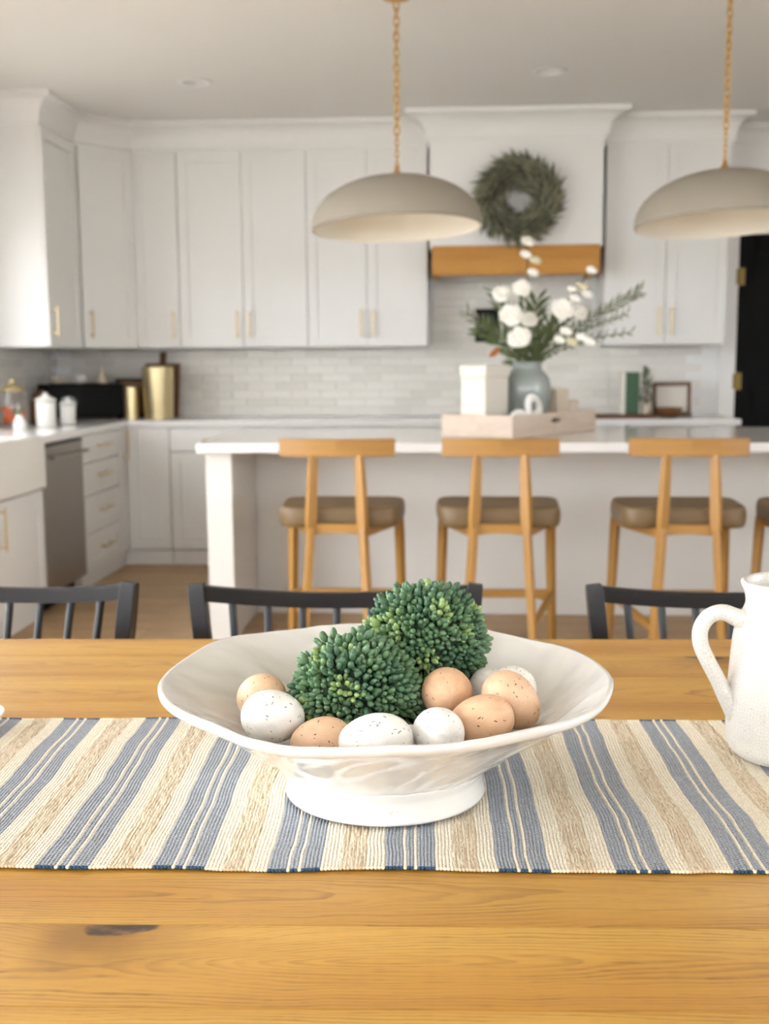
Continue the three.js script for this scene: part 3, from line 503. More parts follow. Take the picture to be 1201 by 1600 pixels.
// ------------------------------------------------------------------ footed bowl
const BX = -0.078, BZc = -1.262, BY = 0.7765;
{
  const t = thing('footed_bowl', 'large white glazed footed bowl with a wavy rim, holding eggs and greenery', 'bowl', [BX, BY, BZc]);
  const y = (v) => v - BY;
  const prof = [...smoothProfile([[0.0, y(0.815)], [0.05, y(0.8155)], [0.085, y(0.819)], [0.125, y(0.8385)], [0.17, y(0.8635)], [0.21, y(0.889)], [0.238, y(0.907)], [0.2515, y(0.9145)]], 70), [0.2545, y(0.9145)], [0.2565, y(0.912)], [0.2565, y(0.908)], [0.2535, y(0.904)],
    ...smoothProfile([[0.249, y(0.9015)], [0.225, y(0.889)], [0.19, y(0.866)], [0.155, y(0.839)], [0.128, y(0.818)], [0.115, y(0.8125)]], 40)];
  const g = lathe(prof, 240), p = g.attributes.position, NP = prof.length;
  for (let i = 0; i < p.count; i++) {
    let x = p.getX(i), yy = p.getY(i), z = p.getZ(i); const r = Math.hypot(x, z), a = Math.atan2(z, x), k = i % NP, w = smoothstep(r, 0.09, 0.16);
    const ca = Math.cos(a), sa = Math.sin(a);
    // dimples pressed by hand: staggered rows of slanted hollows
    const sw = (a + r * 3.5) * 64 / (2 * Math.PI), dim = (0.75 * pnoise(sw, r * 26 + 2, 64) + 0.4 * pnoise(sw * 0.5 + 9, r * 40 + 30, 32) + 0.2 * pnoise(sw * 2, r * 60, 128)) * 0.0034 * w;
    const wave = (0.0012 * Math.sin(2 * a + 0.9) + 0.0022 * Math.sin(5 * a + 2) + 0.0012 * Math.sin(9 * a)) * smoothstep(r, 0.14, 0.25), rad = 1 + (0.006 * Math.sin(3 * a + 1) + 0.004 * Math.sin(7 * a)) * smoothstep(r, 0.14, 0.25);
    const inner = k < 71 ? 1 : -1, lipf = 1 - smoothstep(r, 0.24, 0.253) * 0.7;
    p.setXYZ(i, x * rad, yy + wave + dim * lipf * (inner > 0 ? 1 : 0.8), z * rad);
  }
  const gg = mergeVertices(g.deleteAttribute('normal') && g.deleteAttribute('uv') ? g : g, 1e-6); gg.computeVertexNormals(); gg.setAttribute('uv', new THREE.Float32BufferAttribute(new Float32Array(gg.attributes.position.count * 2), 2));
  obj('basin', gg, M.bowl, t);
  obj('foot', lathe([[0.0, y(0.811)], [0.112, y(0.8125)], [0.1165, y(0.8145)], [0.117, y(0.81)], [0.1135, y(0.803)], [0.1125, y(0.797)], [0.1145, y(0.788)], [0.1165, y(0.7805)], [0.116, y(0.7775)], [0.1125, y(0.777)], [0.107, y(0.779)], [0.105, y(0.79)], [0.1, y(0.804)], [0, y(0.807)]], 120), M.bowl, t);
  // tiny raised potter's mark on the foot
  const mk = []; for (const [dx, dy, w, h] of [[0.0125, 0.0142, 0.0046, 0.0012], [0.0125, 0.0118, 0.0013, 0.0046], [0.0125 - 0.0024, 0.0132, 0.0012, 0.0018], [0.0205, 0.0138, 0.0016, 0.0036]]) { const a = dx / 0.1135; mk.push(new THREE.SphereGeometry(1, 10, 8).scale(w / 2, h / 2, 0.0011).translate(0, 0.003 + dy, 0.1142).rotateY(a)); }
  obj('raised_mark', mk, M.bowl, t);
}
{ // edge of a small dish at the left border of the picture
  const t = thing('small_dish', 'small white ceramic dish at the far left edge of the runner, barely showing', 'dish', [-0.668, 0.7765, -1.449]);
  obj('body', lathe(smoothProfile([[0, 0], [0.03, 0], [0.036, 0.002], [0.05, 0.014], [0.0555, 0.019], [0.0545, 0.021], [0.05, 0.0185], [0.034, 0.006], [0, 0.004]], 50), 48), M.white, t);
}
// ------------------------------------------------------------------ eggs
{
  const tan = [eggTexture(0xe6be99, '#3a2416', 90, 1), eggTexture(0xe4b892, '#3a2416', 40, 9)].map((m) => mat(0xffffff, 0.5, { map: m, bumpMap: repeatTex(grainBump, 3, 2), bumpScale: 0.0003 }));
  const white = [eggTexture(0xf4f0e8, '#33261c', 85, 3), eggTexture(0xf3f0ea, '#33261c', 50, 5)].map((m) => mat(0xffffff, 0.5, { map: m, bumpMap: repeatTex(grainBump, 3, 2), bumpScale: 0.0003 }));
  const pr = []; for (let i = 0; i <= 40; i++) { const a = i / 40 * Math.PI; pr.push([Math.sin(a) * (1 - 0.1 * Math.cos(a)), -1.28 * Math.cos(a)]); }
  const eg = lathe(pr, 48);
  const egg = (label, p, r, m, rx, ry, rz, len = 1) => { const e = obj('egg', eg, m, scene); tag(e, label, 'egg', 'speckled eggs in the white bowl'); e.position.set(...p); e.scale.set(r, r * len, r); e.rotation.set(rx, ry, rz, 'YXZ'); };
  egg('tan speckled egg at the bowl\'s far left, behind a white egg', [-0.2185, 0.8905, -1.236], 0.0268, tan[0], 1.2, 0.9, 0.2);
  egg('white speckled egg leaning in front of the leftmost tan egg', [-0.192, 0.892, -1.163], 0.0285, white[0], 1.35, -0.7, 0.2);
  egg('tan egg peeking over the front rim left of the big white egg', [-0.137, 0.875, -1.135], 0.0255, tan[0], 1.4, 1.4, 0, 1.05);
  egg('largest white egg lying on its side at the front, nearest the viewer', [-0.079, 0.884, -1.115], 0.0275, white[0], 1.45, 1.55, 0.1, 1.12);
  egg('white egg almost hidden behind the big front egg, only a sliver showing', [-0.0455, 0.864, -1.163], 0.0205, white[1], 1.4, 0.2, 0, 1);
  egg('white egg tucked below the round tan egg, right of the big front egg', [-0.0155, 0.886, -1.137], 0.0262, white[1], 1.4, 0.5, 0.1);
  egg('round tan egg resting against the greenery, topmost of the tan eggs', [-0.0065, 0.9005, -1.232], 0.0285, tan[1], 1.45, 0.15, 0.0);
  egg('tan egg at the front right, leaning on another tan egg', [0.0305, 0.89, -1.166], 0.0268, tan[1], 1.3, 1.15, -0.25, 1.05);
  egg('tan speckled egg at the far right, behind the front tan egg', [0.0655, 0.8965, -1.2155], 0.0285, tan[0], 0.7, -0.9, 0.3, 1.03);
  egg('white speckled egg behind the rightmost tan egg', [0.069, 0.8915, -1.278], 0.0268, white[0], 1.2, 0.6, 0.3);
  egg('pale grey-white egg in the shade between greenery and right-hand eggs', [0.0435, 0.8795, -1.318], 0.0255, white[1], 1.1, 0.2, 0.1);
}
// ------------------------------------------------------------------ faux succulent balls
{
  const bead = () => new THREE.SphereGeometry(1, 8, 6);
  const sprigs = [0, 1, 2, 3, 4].map(() => {
    const l = [];
    const one = (dir, dist, s) => { const q = new THREE.Quaternion().setFromUnitVectors(V(0, 1, 0), dir); l.push(bead().scale(0.0032 * s, 0.0060 * s, 0.0032 * s).translate(0, dist, 0).applyQuaternion(q)); };
    one(V(rr(-0.1, 0.1), 1, rr(-0.1, 0.1)).normalize(), 0.0205, 1);
    for (let i = 0; i < 4; i++) { const a = i / 4 * 6.283 + rr(-0.3, 0.3), k = rr(0.34, 0.52); one(V(Math.cos(a) * k, 1, Math.sin(a) * k).normalize(), rr(0.0165, 0.0205), rr(0.85, 1.15)); }
    for (let i = 0; i < 6; i++) { const a = i / 6 * 6.283 + rr(-0.3, 0.3), k = rr(0.85, 1.2); one(V(Math.cos(a) * k, 1, Math.sin(a) * k).normalize(), rr(0.0125, 0.016), rr(0.85, 1.15)); }
    l.push(new THREE.CylinderGeometry(0.0011, 0.0014, 0.014, 5).translate(0, 0.005, 0));
    return merge(l);
  });
  const ball = (label, p, R, n) => {
    const t = thing('succulent_ball', label, 'succulent', [p[0], p[1] - R, p[2]], 0, 'artificial sedum balls in the bowl');
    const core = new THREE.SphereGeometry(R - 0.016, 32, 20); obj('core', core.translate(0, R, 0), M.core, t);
    for (let i = 0; i < n; i++) {
      const y = 1 - 2 * (i + 0.5) / n, a = i * 2.39996 + rr(-0.12, 0.12), s = Math.sqrt(1 - y * y), d = V(s * Math.cos(a), y + rr(-0.05, 0.05), s * Math.sin(a)).normalize();
      const m = obj('sprig', sprigs[i % 5], M.succulent[rnd() < 0.15 ? 2 : rnd() < 0.45 ? 0 : rnd() < 0.5 ? 1 : 3], t), k = rr(0.95, 1.2);
      m.quaternion.setFromUnitVectors(V(0, 1, 0), d.clone().add(V(rr(-0.22, 0.22), rr(-0.22, 0.22), rr(-0.22, 0.22))).normalize());
      const q = R - 0.0215 + rr(-0.005, 0.006); m.position.set(d.x * q, R + d.y * q, d.z * q); m.scale.setScalar(k);
    }
  };
  ball('green artificial succulent ball at the front left of the bowl', [-0.111, 0.888, -1.245], 0.073, 165);
  ball('green artificial succulent ball at the back of the bowl, the higher one', [-0.034, 0.926, -1.362], 0.073, 165);
}
// ------------------------------------------------------------------ pitcher
{
  const [px, pz] = [0.424, -1.4], t = thing('pitcher', 'white crackle-glazed ceramic pitcher with a loop handle at the right edge of the runner', 'pitcher', [px, 0.7765, pz]);
  const y = (v) => v - 0.7765;
  const g = lathe([...smoothProfile([[0, y(0.7768)], [0.06, y(0.7768)], [0.0705, y(0.78)], [0.076, y(0.79)], [0.0775, y(0.81)], [0.0765, y(0.86)], [0.0735, y(0.91)], [0.0705, y(0.938)], [0.0635, y(0.955)], [0.0585, y(0.968)], [0.0595, y(0.98)], [0.0635, y(0.99)], [0.0645, y(0.9955)], [0.061, y(0.998)], [0.0565, y(0.995)], [0.0535, y(0.982)], [0.0535, y(0.966)], [0.062, y(0.945)], [0.068, y(0.91)], [0.071, y(0.85)], [0.069, y(0.79)], [0, y(0.785)]], 160)], 120);
  const p = g.attributes.position, uv = g.attributes.uv; for (let i = 0; i < p.count; i++) { uv.setXY(i, uv.getX(i) * 3, p.getY(i) / 0.15); const r = Math.hypot(p.getX(i), p.getZ(i)), a = Math.atan2(p.getZ(i), p.getX(i)); const k = 1 + 0.008 * vnoise(a * 2 + 5, p.getY(i) * 30); p.setX(i, p.getX(i) * k); p.setZ(i, p.getZ(i) * k); }
  g.computeVertexNormals();
  obj('body', g, M.pitcher, t);
  const L = (x, v) => V(x - px, y(v), 0.005);
  const h = taperTube([L(0.388, 0.938), L(0.355, 0.951), L(0.335, 0.9585), L(0.319, 0.9535), L(0.309, 0.938), L(0.3095, 0.918), L(0.3185, 0.897), L(0.331, 0.874), L(0.343, 0.851), L(0.358, 0.826)], [0.0155, 0.0125, 0.0105, 0.0098, 0.0098, 0.0098, 0.0098, 0.01, 0.0115, 0.014], 60, 18);
  const hu = h.attributes.uv; for (let i = 0; i < hu.count; i++) hu.setXY(i, hu.getX(i) * 1.2, hu.getY(i) * 0.4);
  obj('handle', h, M.pitcher, t);
}

// ------------------------------------------------------------------ on the island: tray, box, vase, flowers
const TRA = THREE.MathUtils.degToRad(55), TO = [0.272, -5.205], TRX = [Math.cos(TRA), -Math.sin(TRA)], TRZ = [-Math.sin(TRA), -Math.cos(TRA)];
const inTray = (a, b) => [TO[0] + TRX[0] * a + TRZ[0] * b, TO[1] + TRX[1] * a + TRZ[1] * b];   // a along the long side, b along the short side
{
  const L = 0.8, S = 0.4, H = 0.105, [cx, cz] = inTray(L / 2, S / 2), t = thing('serving_tray', 'whitewashed wooden box tray standing cornerwise on the island', 'tray', [cx, 0.915, cz], TRA);
  obj('base', bb(-L / 2, L / 2, 0, 0.014, -S / 2, S / 2), M.tray, t);
  obj('end_board', bb(-L / 2, -L / 2 + 0.016, 0.014, H, -S / 2, S / 2), M.tray, t); obj('end_board', bb(L / 2 - 0.016, L / 2, 0.014, H, -S / 2, S / 2), M.tray, t);
  for (const k of [-1, 1]) { const s = new THREE.Shape(); s.moveTo(-L / 2 + 0.016, 0.014); s.lineTo(L / 2 - 0.016, 0.014); s.lineTo(L / 2 - 0.016, H); s.lineTo(-L / 2 + 0.016, H); s.closePath(); const h = new THREE.Path(); h.absellipse(0, 0.068, 0.05, 0.014, 0, 6.2832, true); s.holes.push(h); obj('side_board', boxUV(new THREE.ExtrudeGeometry(s, { depth: 0.016, bevelEnabled: false }).translate(0, 0, k > 0 ? S / 2 - 0.016 : -S / 2), 0), M.tray, t); }
}
const traY = 0.9295;
{
  const [x, z] = inTray(0.125, 0.235), t = thing('lidded_box', 'tall white lidded box on the tray left of the vase', 'box', [x, traY, z], TRA);
  obj('box_body', bb(-0.1, 0.1, 0, 0.265, -0.07, 0.07, 0.004), M.paper, t); obj('lid', bb(-0.104, 0.104, 0.266, 0.322, -0.074, 0.074, 0.004), M.paper, t);
}
const VA = inTray(0.4, 0.17);
{
  const t = thing('vase', 'blue-grey glazed bulbous vase holding white flowers on the tray', 'vase', [VA[0], traY, VA[1]]);
  obj('body', lathe(smoothProfile([[0, 0], [0.066, 0], [0.078, 0.012], [0.1, 0.08], [0.116, 0.16], [0.119, 0.215], [0.107, 0.262], [0.078, 0.295], [0.07, 0.312], [0.076, 0.33], [0.08, 0.335], [0.074, 0.335], [0.064, 0.318], [0.066, 0.3], [0.09, 0.26], [0.098, 0.2], [0.08, 0.08], [0.05, 0.02], [0, 0.015]], 100), 64), M.vase, t);
}
{
  const [x, z] = inTray(0.25, 0.06), t = thing('knot_ornament', 'white ceramic knot ornament in front of the blue-grey vase', 'ornament', [x, traY, z], 0.4); t.scale.setScalar(1.08);
  obj('loop', new THREE.TorusGeometry(0.034, 0.0135, 12, 28).scale(1, 1.2, 1).rotateZ(0.9).translate(-0.045, 0.052, 0), M.white, t);
  obj('loop', new THREE.TorusGeometry(0.038, 0.0145, 12, 28).scale(1.3, 1, 1).rotateZ(-0.9).rotateY(0.5).translate(0.02, 0.11, 0), M.white, t);
  obj('loop', new THREE.TorusGeometry(0.036, 0.0135, 12, 28).rotateY(1.1).translate(0.03, 0.048, 0), M.white, t);
}
{
  let [x, z] = inTray(0.58, 0.12), t = thing('candle_holder', 'beige square wooden candle holder on the tray right of the vase', 'candle holder', [x, traY, z], TRA);
  obj('block', bb(-0.055, 0.055, 0, 0.2, -0.055, 0.055, 0.006), M.beige, t); obj('cup', new THREE.CylinderGeometry(0.035, 0.035, 0.014, 24).translate(0, 0.205, 0), M.paper, t);
  [x, z] = inTray(0.7, 0.1); t = thing('candle_holder', 'shorter beige round candle holder at the tray\'s right corner', 'candle holder', [x, traY, z]);
  obj('block', lathe([[0, 0], [0.05, 0], [0.052, 0.006], [0.046, 0.09], [0.05, 0.135], [0.044, 0.14], [0.036, 0.132], [0, 0.13]], 32), M.beige, t);
}
// flower stems: each goes from the vase mouth to its head
function leafGeo(L, W) { const s = new THREE.Shape(); s.moveTo(0, 0); s.quadraticCurveTo(W, L * 0.45, 0, L); s.quadraticCurveTo(-W, L * 0.45, 0, 0); const g = new THREE.ExtrudeGeometry(s, { depth: 0.0016, bevelEnabled: false, curveSegments: 5 }), p = g.attributes.position; for (let i = 0; i < p.count; i++) p.setZ(i, p.getZ(i) - 0.25 * p.getY(i) ** 2 / L + 1.2 * Math.abs(p.getX(i)) * 0.3); g.computeVertexNormals(); return g; }
function bloom(r) {
  const l = [];
  for (const [n, open, s] of [[4, 0.25, 0.62], [6, 0.6, 0.82], [7, 1.0, 0.95]]) for (let i = 0; i < n; i++) l.push(new THREE.SphereGeometry(1, 10, 7).scale(r * 0.5 * s, r * 0.62 * s, r * 0.13).translate(0, r * 0.45, 0).rotateX(open + rr(-0.12, 0.12)).rotateY(i / n * 6.283 + n + rr(-0.2, 0.2)));
  return merge(l);
}
function facing(d) { return new THREE.Quaternion().setFromUnitVectors(V(0, 1, 0), d.normalize()); }
const mouth = V(VA[0], traY + 0.3, VA[1]);
function stemThing(name, label, cat, tip, group) {
  const t = thing(name, label, cat, [mouth.x, mouth.y - 0.22, mouth.z], 0, group), T = V(...tip).sub(V(mouth.x, mouth.y - 0.22, mouth.z)), a = Math.atan2(T.z, T.x), neck = V(Math.cos(a) * 0.035, 0.22, Math.sin(a) * 0.03);
  const c = new THREE.CatmullRomCurve3([V(-neck.x * 0.6, 0, -neck.z * 0.6), neck, neck.clone().lerp(T, 0.5).add(V(0, 0.045, 0)), T]);
  obj('stem', new THREE.TubeGeometry(c, 20, 0.0032, 6), M.stem, t); return [t, c, T];
}
const FZp = -5.42;
[[0.229, 1.577, 'big open white flower at the upper left of the bouquet', 0.054], [0.318, 1.6, 'big white flower at the top middle of the bouquet, above the cluster', 0.05], [0.268, 1.475, 'big white flower left of the bouquet\'s middle, before the dark plaque', 0.064], [0.36, 1.46, 'white flower half hidden in the middle of the bouquet', 0.046], [0.311, 1.372, 'lowest big white flower, just above the vase mouth', 0.066], [0.502, 1.5, 'big white flower right of the bouquet\'s middle', 0.062], [0.592, 1.49, 'white flower at the right of the bouquet, beside the fine twigs', 0.045]].forEach(([x, y, l, r], i) => {
  const [t, c, T] = stemThing('flower', l, 'flower', [x, y, FZp + (i % 3) * 0.06 - 0.02], 'white flowers in the vase');
  const h = obj('blossom', bloom(r), M.petal, t), d = V(T.x * 0.8 + 0.02, 0.35, 0.55 + T.z); h.quaternion.copy(facing(d)); h.position.copy(T).addScaledVector(d.normalize(), -r * 0.25);
  const lv = []; for (let k = 0; k < 5; k++) { const q = c.getPointAt(0.5 + k * 0.1), g = leafGeo(rr(0.06, 0.1), rr(0.018, 0.03)); g.rotateX(rr(0.4, 1.1)).rotateY(rr(0, 6.28)).translate(q.x, q.y, q.z); lv.push(g); }
  obj('leaves', lv, M.leaf, t);
});
[['tall thin twig with pale buds rising above the bouquet to the hood', [[0.345, 1.823], [0.337, 1.765], [0.384, 1.738], [0.372, 1.68]]], ['twig of small white blossoms reaching up right towards the hood corner', [[0.643, 1.689], [0.553, 1.603], [0.6, 1.615], [0.627, 1.58], [0.57, 1.56]]], ['low twig of small white blossoms hanging right of the vase', [[0.64, 1.36], [0.6, 1.38], [0.56, 1.36], [0.5, 1.37], [0.53, 1.41]]]].forEach(([l, heads]) => {
  const [t, c, T] = stemThing('blossom_twig', l, 'flower', [heads[0][0], heads[0][1], FZp], 'budding twigs in the vase'), O = t.position;
  heads.forEach(([x, y], i) => { const P = V(x, y, FZp + rr(-0.03, 0.03)).sub(O), r = rr(0.018, 0.026) * (i ? 0.9 : 1.1), n = obj('bud', [new THREE.SphereGeometry(r, 12, 9).scale(1, 0.9, 1).translate(P.x, P.y, P.z), new THREE.SphereGeometry(r * 0.75, 10, 8).translate(P.x + r * 0.6, P.y - r * 0.3, P.z + r * 0.4), new THREE.SphereGeometry(r * 0.7, 10, 8).translate(P.x - r * 0.55, P.y + r * 0.15, P.z + r * 0.3)], i % 3 === 2 ? M.bud : M.petal, t); });
});
function branch(label, tip, lsize, m, n, droop) {
  const [t, c] = stemThing('leafy_branch', label, 'branch', tip, 'leafy branches in the vase'), lv = [];
  for (let i = 0; i < n; i++) { const k = 0.42 + 0.58 * i / (n - 1), p = c.getPointAt(k), d = c.getTangentAt(k), g = leafGeo(lsize * rr(0.8, 1.25), lsize * 0.2); g.rotateZ((i % 2 ? 1 : -1) * rr(0.5, 0.9)).rotateX(rr(-0.6, 0.3) - droop).applyQuaternion(facing(d.clone())).translate(p.x, p.y, p.z); lv.push(g); }
  tag(obj('leaves', lv, m, t), null, null, null, 'stuff');
}
branch('long leafy branch reaching right, the upper of two over the right cabinets', [0.86, 1.585, -5.36], 0.052, M.leafGrey, 54, 0);
branch('thin leafy branch reaching right below the upper one', [0.81, 1.485, -5.4], 0.038, M.leafGrey, 30, 0.2);
branch('thin drooping branch with few leaves above the right worktop', [0.83, 1.4, -5.42], 0.042, M.leafGrey, 22, 0.3);
branch('short leafy branch at the left of the bouquet over the tiles', [0.06, 1.5, -5.45], 0.055, M.leafGrey, 24, 0.1);
branch('broad dark leafy branch at the lower left, before the black plaque', [0.14, 1.42, -5.5], 0.09, M.leaf, 26, 0);
branch('upright leafy branch in the bouquet\'s middle behind the white flowers', [0.4, 1.56, -5.55], 0.08, M.leaf, 40, 0);
branch('leafy branch leaning right in the middle, under the big white flower', [0.5, 1.44, -5.5], 0.075, M.leaf, 40, 0);
branch('leafy branch at the upper left behind the open white flower', [0.2, 1.6, -5.55], 0.06, M.leaf, 30, 0);
{
  const [t, c, T] = stemThing('dried_leaf', 'single orange-brown dried leaf hanging over the vase\'s left shoulder', 'leaf', [0.2, 1.31, -5.4]);
  const g = leafGeo(0.075, 0.03); obj('blade', g.rotateZ(2.4).rotateX(0.3).translate(T.x + 0.02, T.y + 0.025, T.z), M.brownLeaf, t);
}
// ------------------------------------------------------------------ wreath on the hood
{
  const t = thing('wreath', 'round grey-green evergreen wreath hanging on the white hood', 'wreath', [0.384, 1.945, -6.9]);
  const R = 0.168; obj('twig_ring', new THREE.TorusGeometry(R, 0.04, 10, 48).translate(0, 0.272, -0.03), M.wreathDark, t);
  for (const [name, m, n] of [['foliage', M.wreath, 620], ['foliage', M.leafGrey, 260], ['foliage', M.wreathDark, 420]]) {
    const l = [];
    for (let i = 0; i < n; i++) {
      const a = rr(0, 6.283), b = rr(-0.4, 3.5), q = rr(0.03, 0.075) + 0.012 * vnoise(a * 2.2 + 50, 3), c = V(Math.cos(a), Math.sin(a), 0), o = c.clone().multiplyScalar(Math.cos(b)).add(V(0, 0, Math.abs(Math.sin(b)))), base = c.clone().multiplyScalar(R).addScaledVector(o, q);
      const out = V(-c.y, c.x, 0).multiplyScalar(0.75).addScaledVector(o, 0.75).add(V(rr(-0.4, 0.4), rr(-0.4, 0.4), rr(-0.1, 0.3))), len = rr(0.05, 0.1), g = new THREE.ConeGeometry(rr(0.007, 0.013), len, 4, 1).translate(0, len / 2, 0).scale(1, 1, 0.5).applyQuaternion(facing(out));
      g.translate(base.x, base.y + 0.272, base.z - 0.03); l.push(g);
    }
    tag(obj(name, l, m, t), null, null, null, 'stuff');
  }
}
// ------------------------------------------------------------------ things on the left worktop
const WT = 0.9155;
{
  let t = thing('glass_jar', 'round glass jar with orange sweets and a gold lid at the left edge', 'jar', [-2.5, WT, -6.3]);
  obj('jar_wall', lathe([[0, 0], [0.07, 0], [0.085, 0.015], [0.09, 0.09], [0.085, 0.17], [0.068, 0.2], [0.065, 0.2], [0.08, 0.168], [0.085, 0.09], [0.08, 0.018], [0, 0.005]], 40), M.glass, t);
  const l = []; for (let i = 0; i < 60; i++) { const a = rr(0, 6.28), r = Math.sqrt(rnd()) * 0.062; l.push(new THREE.SphereGeometry(0.016, 8, 6).translate(Math.cos(a) * r, 0.025 + rnd() * 0.075, Math.sin(a) * r)); }
  tag(obj('sweets', l, M.orange, t), 'orange sweets', null, null, 'stuff');
  obj('lid', lathe([[0, 0.275], [0.014, 0.27], [0.018, 0.255], [0.01, 0.243], [0.05, 0.232], [0.07, 0.21], [0.07, 0.201], [0, 0.201]], 32), M.gold, t);
  t = thing('brown_jar', 'brown lidded jar half hidden behind the tall white canister', 'jar', [-2.45, WT, -6.62]);
  obj('body', lathe([[0, 0], [0.06, 0], [0.07, 0.03], [0.068, 0.13], [0.05, 0.155], [0, 0.155]], 36), M.amber, t); obj('lid', lathe([[0, 0.2], [0.012, 0.195], [0.014, 0.182], [0.05, 0.175], [0.055, 0.156], [0, 0.156]], 30), M.walnut, t);
  t = thing('bud_vase', 'little white vase with a green sprig at the sink corner', 'vase', [-2.34, WT, -5.98]);
  obj('body', lathe(smoothProfile([[0, 0], [0.03, 0], [0.036, 0.02], [0.03, 0.05], [0.018, 0.07], [0.02, 0.08], [0.014, 0.08], [0.012, 0.07], [0, 0.06]], 40), 28), M.white, t);
  const lv = []; for (let i = 0; i < 16; i++) lv.push(leafGeo(rr(0.04, 0.07), 0.018).rotateX(rr(0.2, 1.3)).rotateY(rr(0, 6.28)).translate(0, 0.07 + rr(0, 0.02), 0)); obj('sprig', lv, M.leafGrey, t);
  const canister = (label, x, z, s) => {
    const c = thing('ceramic_canister', label, 'canister', [x, WT, z], 0, 'white lidded canisters on the left worktop');
    obj('body', lathe([[0, 0], [0.048 * s, 0], [0.053 * s, 0.006], [0.053 * s, 0.05], [0.0545 * s, 0.053], [0.053 * s, 0.056], [0.054 * s, 0.13 * s], [0.05 * s, 0.14 * s], [0, 0.14 * s]], 40), M.white, c);
    obj('lid', lathe([[0, 0.19 * s], [0.012 * s, 0.186 * s], [0.013 * s, 0.174 * s], [0.022 * s, 0.168 * s], [0.044 * s, 0.158 * s], [0.057 * s, 0.15 * s], [0.058 * s, 0.142 * s], [0, 0.141 * s]], 40), M.white, c);
  };
  canister('taller white ceramic canister with a knobbed lid above the dishwasher', -2.3, -6.27, 1.03);
  canister('smaller white ceramic canister with a knobbed lid, right of the taller one', -2.26, -6.52, 0.82);
  t = thing('toaster_oven', 'black toaster oven in the corner with a round grey dial', 'appliance', [-2.385, WT, -7.15], 0.62);
  obj('body', bb(-0.24, 0.24, 0.014, 0.225, -0.14, 0.14, 0.012, 3), M.black, t); for (const [x, z] of [[-0.21, -0.11], [0.21, -0.11], [-0.21, 0.11], [0.21, 0.11]]) obj('foot', new THREE.CylinderGeometry(0.013, 0.011, 0.014, 14).translate(x, 0.007, z), M.black, t);
  obj('dial', new THREE.CylinderGeometry(0.052, 0.052, 0.012, 32).rotateX(Math.PI / 2).translate(-0.13, 0.1, 0.146), M.porthole, t); obj('handle', bar(V(-0.04, 0.19, 0.162), V(0.22, 0.19, 0.162), 0.014, 0.014, 0.014, 0.014, true), M.black, t);
  const top = WT + 0.226;
  t = thing('small_bowl', 'small beige bowl on top of the black toaster oven', 'bowl', [-2.5, top, -7.06]); obj('body', lathe(smoothProfile([[0, 0], [0.025, 0], [0.045, 0.018], [0.055, 0.045], [0.051, 0.045], [0.04, 0.02], [0, 0.008]], 30), 32), M.beige, t);
  t = thing('round_pot', 'round white pot on top of the black toaster oven', 'pot', [-2.39, top, -7.14]); obj('body', lathe(smoothProfile([[0, 0], [0.022, 0], [0.042, 0.02], [0.04, 0.05], [0.022, 0.066], [0.018, 0.066], [0.034, 0.048], [0, 0.01]], 36), 32), M.white, t);
  t = thing('cone_ornament', 'pale cone-shaped ornament on the toaster oven\'s right end', 'ornament', [-2.265, top, -7.21]); obj('body', lathe([[0, 0.115], [0.006, 0.11], [0.02, 0.06], [0.036, 0.012], [0.036, 0], [0, 0]], 28), M.beige, t);
  t = thing('picture_frame', 'small black picture frame with a brown print behind the small gold canister', 'picture frame', [-2.13, WT, -7.42], 0.12);
  obj('frame', [bb(-0.105, 0.105, 0, 0.018, -0.01, 0.012), bb(-0.105, 0.105, 0.237, 0.255, -0.01, 0.012), bb(-0.105, -0.085, 0.018, 0.237, -0.01, 0.012), bb(0.085, 0.105, 0.018, 0.237, -0.01, 0.012)], M.black, t); obj('print', bb(-0.086, 0.086, 0.017, 0.238, -0.006, 0.004, 0), M.photo, t);
  t = thing('gold_canister', 'small gold metal cylinder left of the tall gold canister', 'canister', [-2.075, WT, -7.2]);
  obj('body', lathe([[0, 0], [0.048, 0], [0.05, 0.003], [0.05, 0.2], [0.047, 0.205], [0, 0.205]], 40), M.gold, t);
  t = thing('gold_canister', 'tall gold metal canister before the dark cutting board', 'canister', [-1.895, WT, -7.2]);
  obj('body', lathe([[0, 0], [0.088, 0], [0.091, 0.004], [0.102, 0.32], [0.1, 0.33], [0.095, 0.335], [0, 0.335]], 48), M.gold, t);
  t = thing('cutting_board', 'dark wooden cutting board with a handle, behind the tall gold canister', 'cutting board', [-1.925, WT, -7.37]); t.rotation.x = -0.23;
  obj('board', bb(-0.115, 0.115, 0, 0.36, -0.01, 0.01, 0.005, 2), M.walnut, t); obj('handle', bb(-0.022, 0.022, 0.355, 0.438, -0.008, 0.008, 0.004, 2), M.walnut, t);
}
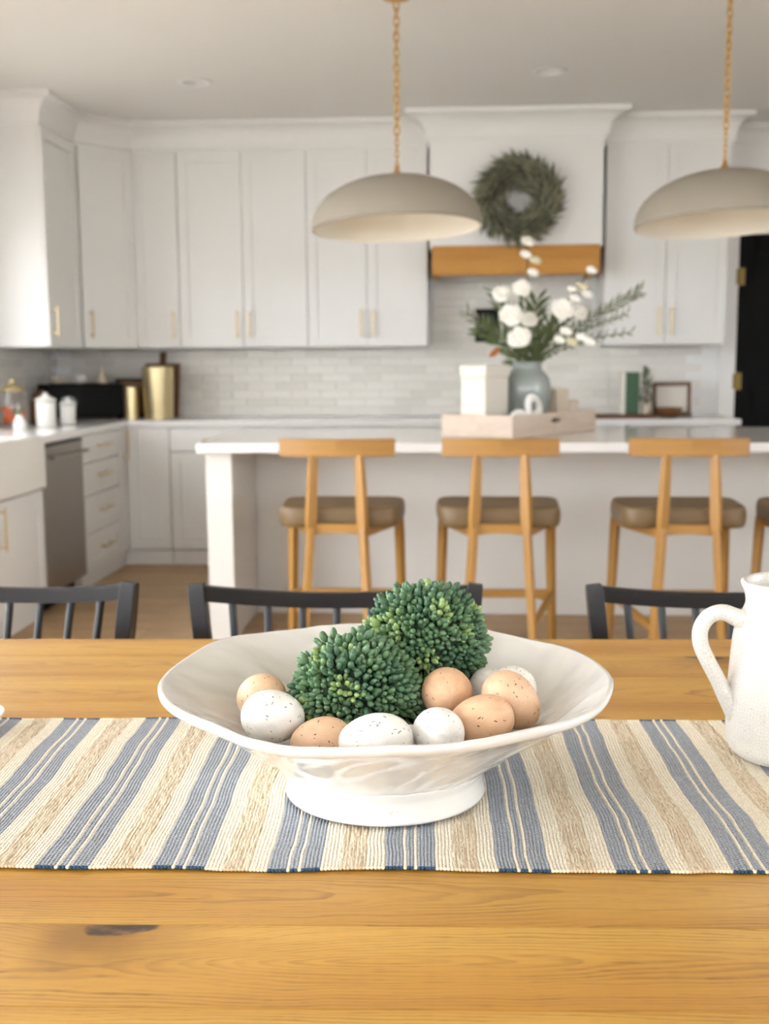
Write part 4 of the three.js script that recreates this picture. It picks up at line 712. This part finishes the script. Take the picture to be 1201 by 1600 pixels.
// ------------------------------------------------------------------ things on the right worktop
{
  let t = thing('flat_board', 'flat brown wooden board lying on the right worktop', 'board', [1.14, WT, -7.2]);
  obj('slab', bb(-0.24, 0.12, 0, 0.018, -0.1, 0.1, 0.004, 2), M.walnut, t);
  const y = WT + 0.019;
  t = thing('storage_tin', 'slim green and white tin standing on the right worktop', 'tin', [1.11, y, -7.22]); obj('body', bb(-0.03, 0.055, 0, 0.26, -0.04, 0.04, 0.005, 2), M.greenTin, t); obj('label_panel', bb(-0.062, -0.03, 0, 0.26, -0.04, 0.041, 0.003), M.paper, t);
  t = thing('potted_plant', 'small evergreen tree in a pale pot beside the green tin', 'plant', [1.215, y, -7.22]);
  obj('pot', lathe([[0, 0], [0.028, 0], [0.036, 0.06], [0.033, 0.06], [0.03, 0.052], [0, 0.052]], 28), M.beige, t);
  const lv = []; for (let i = 0; i < 150; i++) { const k = rnd(), r = 0.062 * (1 - k) + 0.006, a = rr(0, 6.28); lv.push(leafGeo(rr(0.022, 0.04), 0.01).rotateX(rr(0.7, 1.5)).rotateY(a).translate(Math.sin(a) * r * 0.5, 0.06 + k * 0.22, Math.cos(a) * r * 0.5)); }
  tag(obj('foliage', lv, M.leafGrey, t), null, null, null, 'stuff'); obj('trunk', new THREE.ConeGeometry(0.008, 0.24, 8).translate(0, 0.17, 0), M.walnut, t);
  t = thing('picture_frame', 'small wooden frame with a pale print leaning at the right end of the worktop', 'picture frame', [1.4, WT, -7.35]); t.rotation.set(-0.12, -0.12, 0);
  obj('frame', [bb(-0.12, 0.12, 0, 0.024, -0.01, 0.014), bb(-0.12, 0.12, 0.19, 0.214, -0.01, 0.014), bb(-0.12, -0.096, 0.024, 0.19, -0.01, 0.014), bb(0.096, 0.12, 0.024, 0.19, -0.01, 0.014)], M.walnut, t); obj('print', bb(-0.097, 0.097, 0.023, 0.191, -0.006, 0.005, 0), M.paper, t);
  t = thing('brown_bowl', 'low dark brown bowl in front of the small wooden frame', 'bowl', [1.35, WT, -7.18]); obj('body', lathe(smoothProfile([[0, 0], [0.04, 0], [0.07, 0.02], [0.085, 0.055], [0.08, 0.055], [0.062, 0.022], [0, 0.01]], 40), 36), M.walnut, t);
}

scene.traverse((o) => { if (o.isMesh) { o.castShadow = true; o.receiveShadow = true; } });
renderer.render(scene, camera);
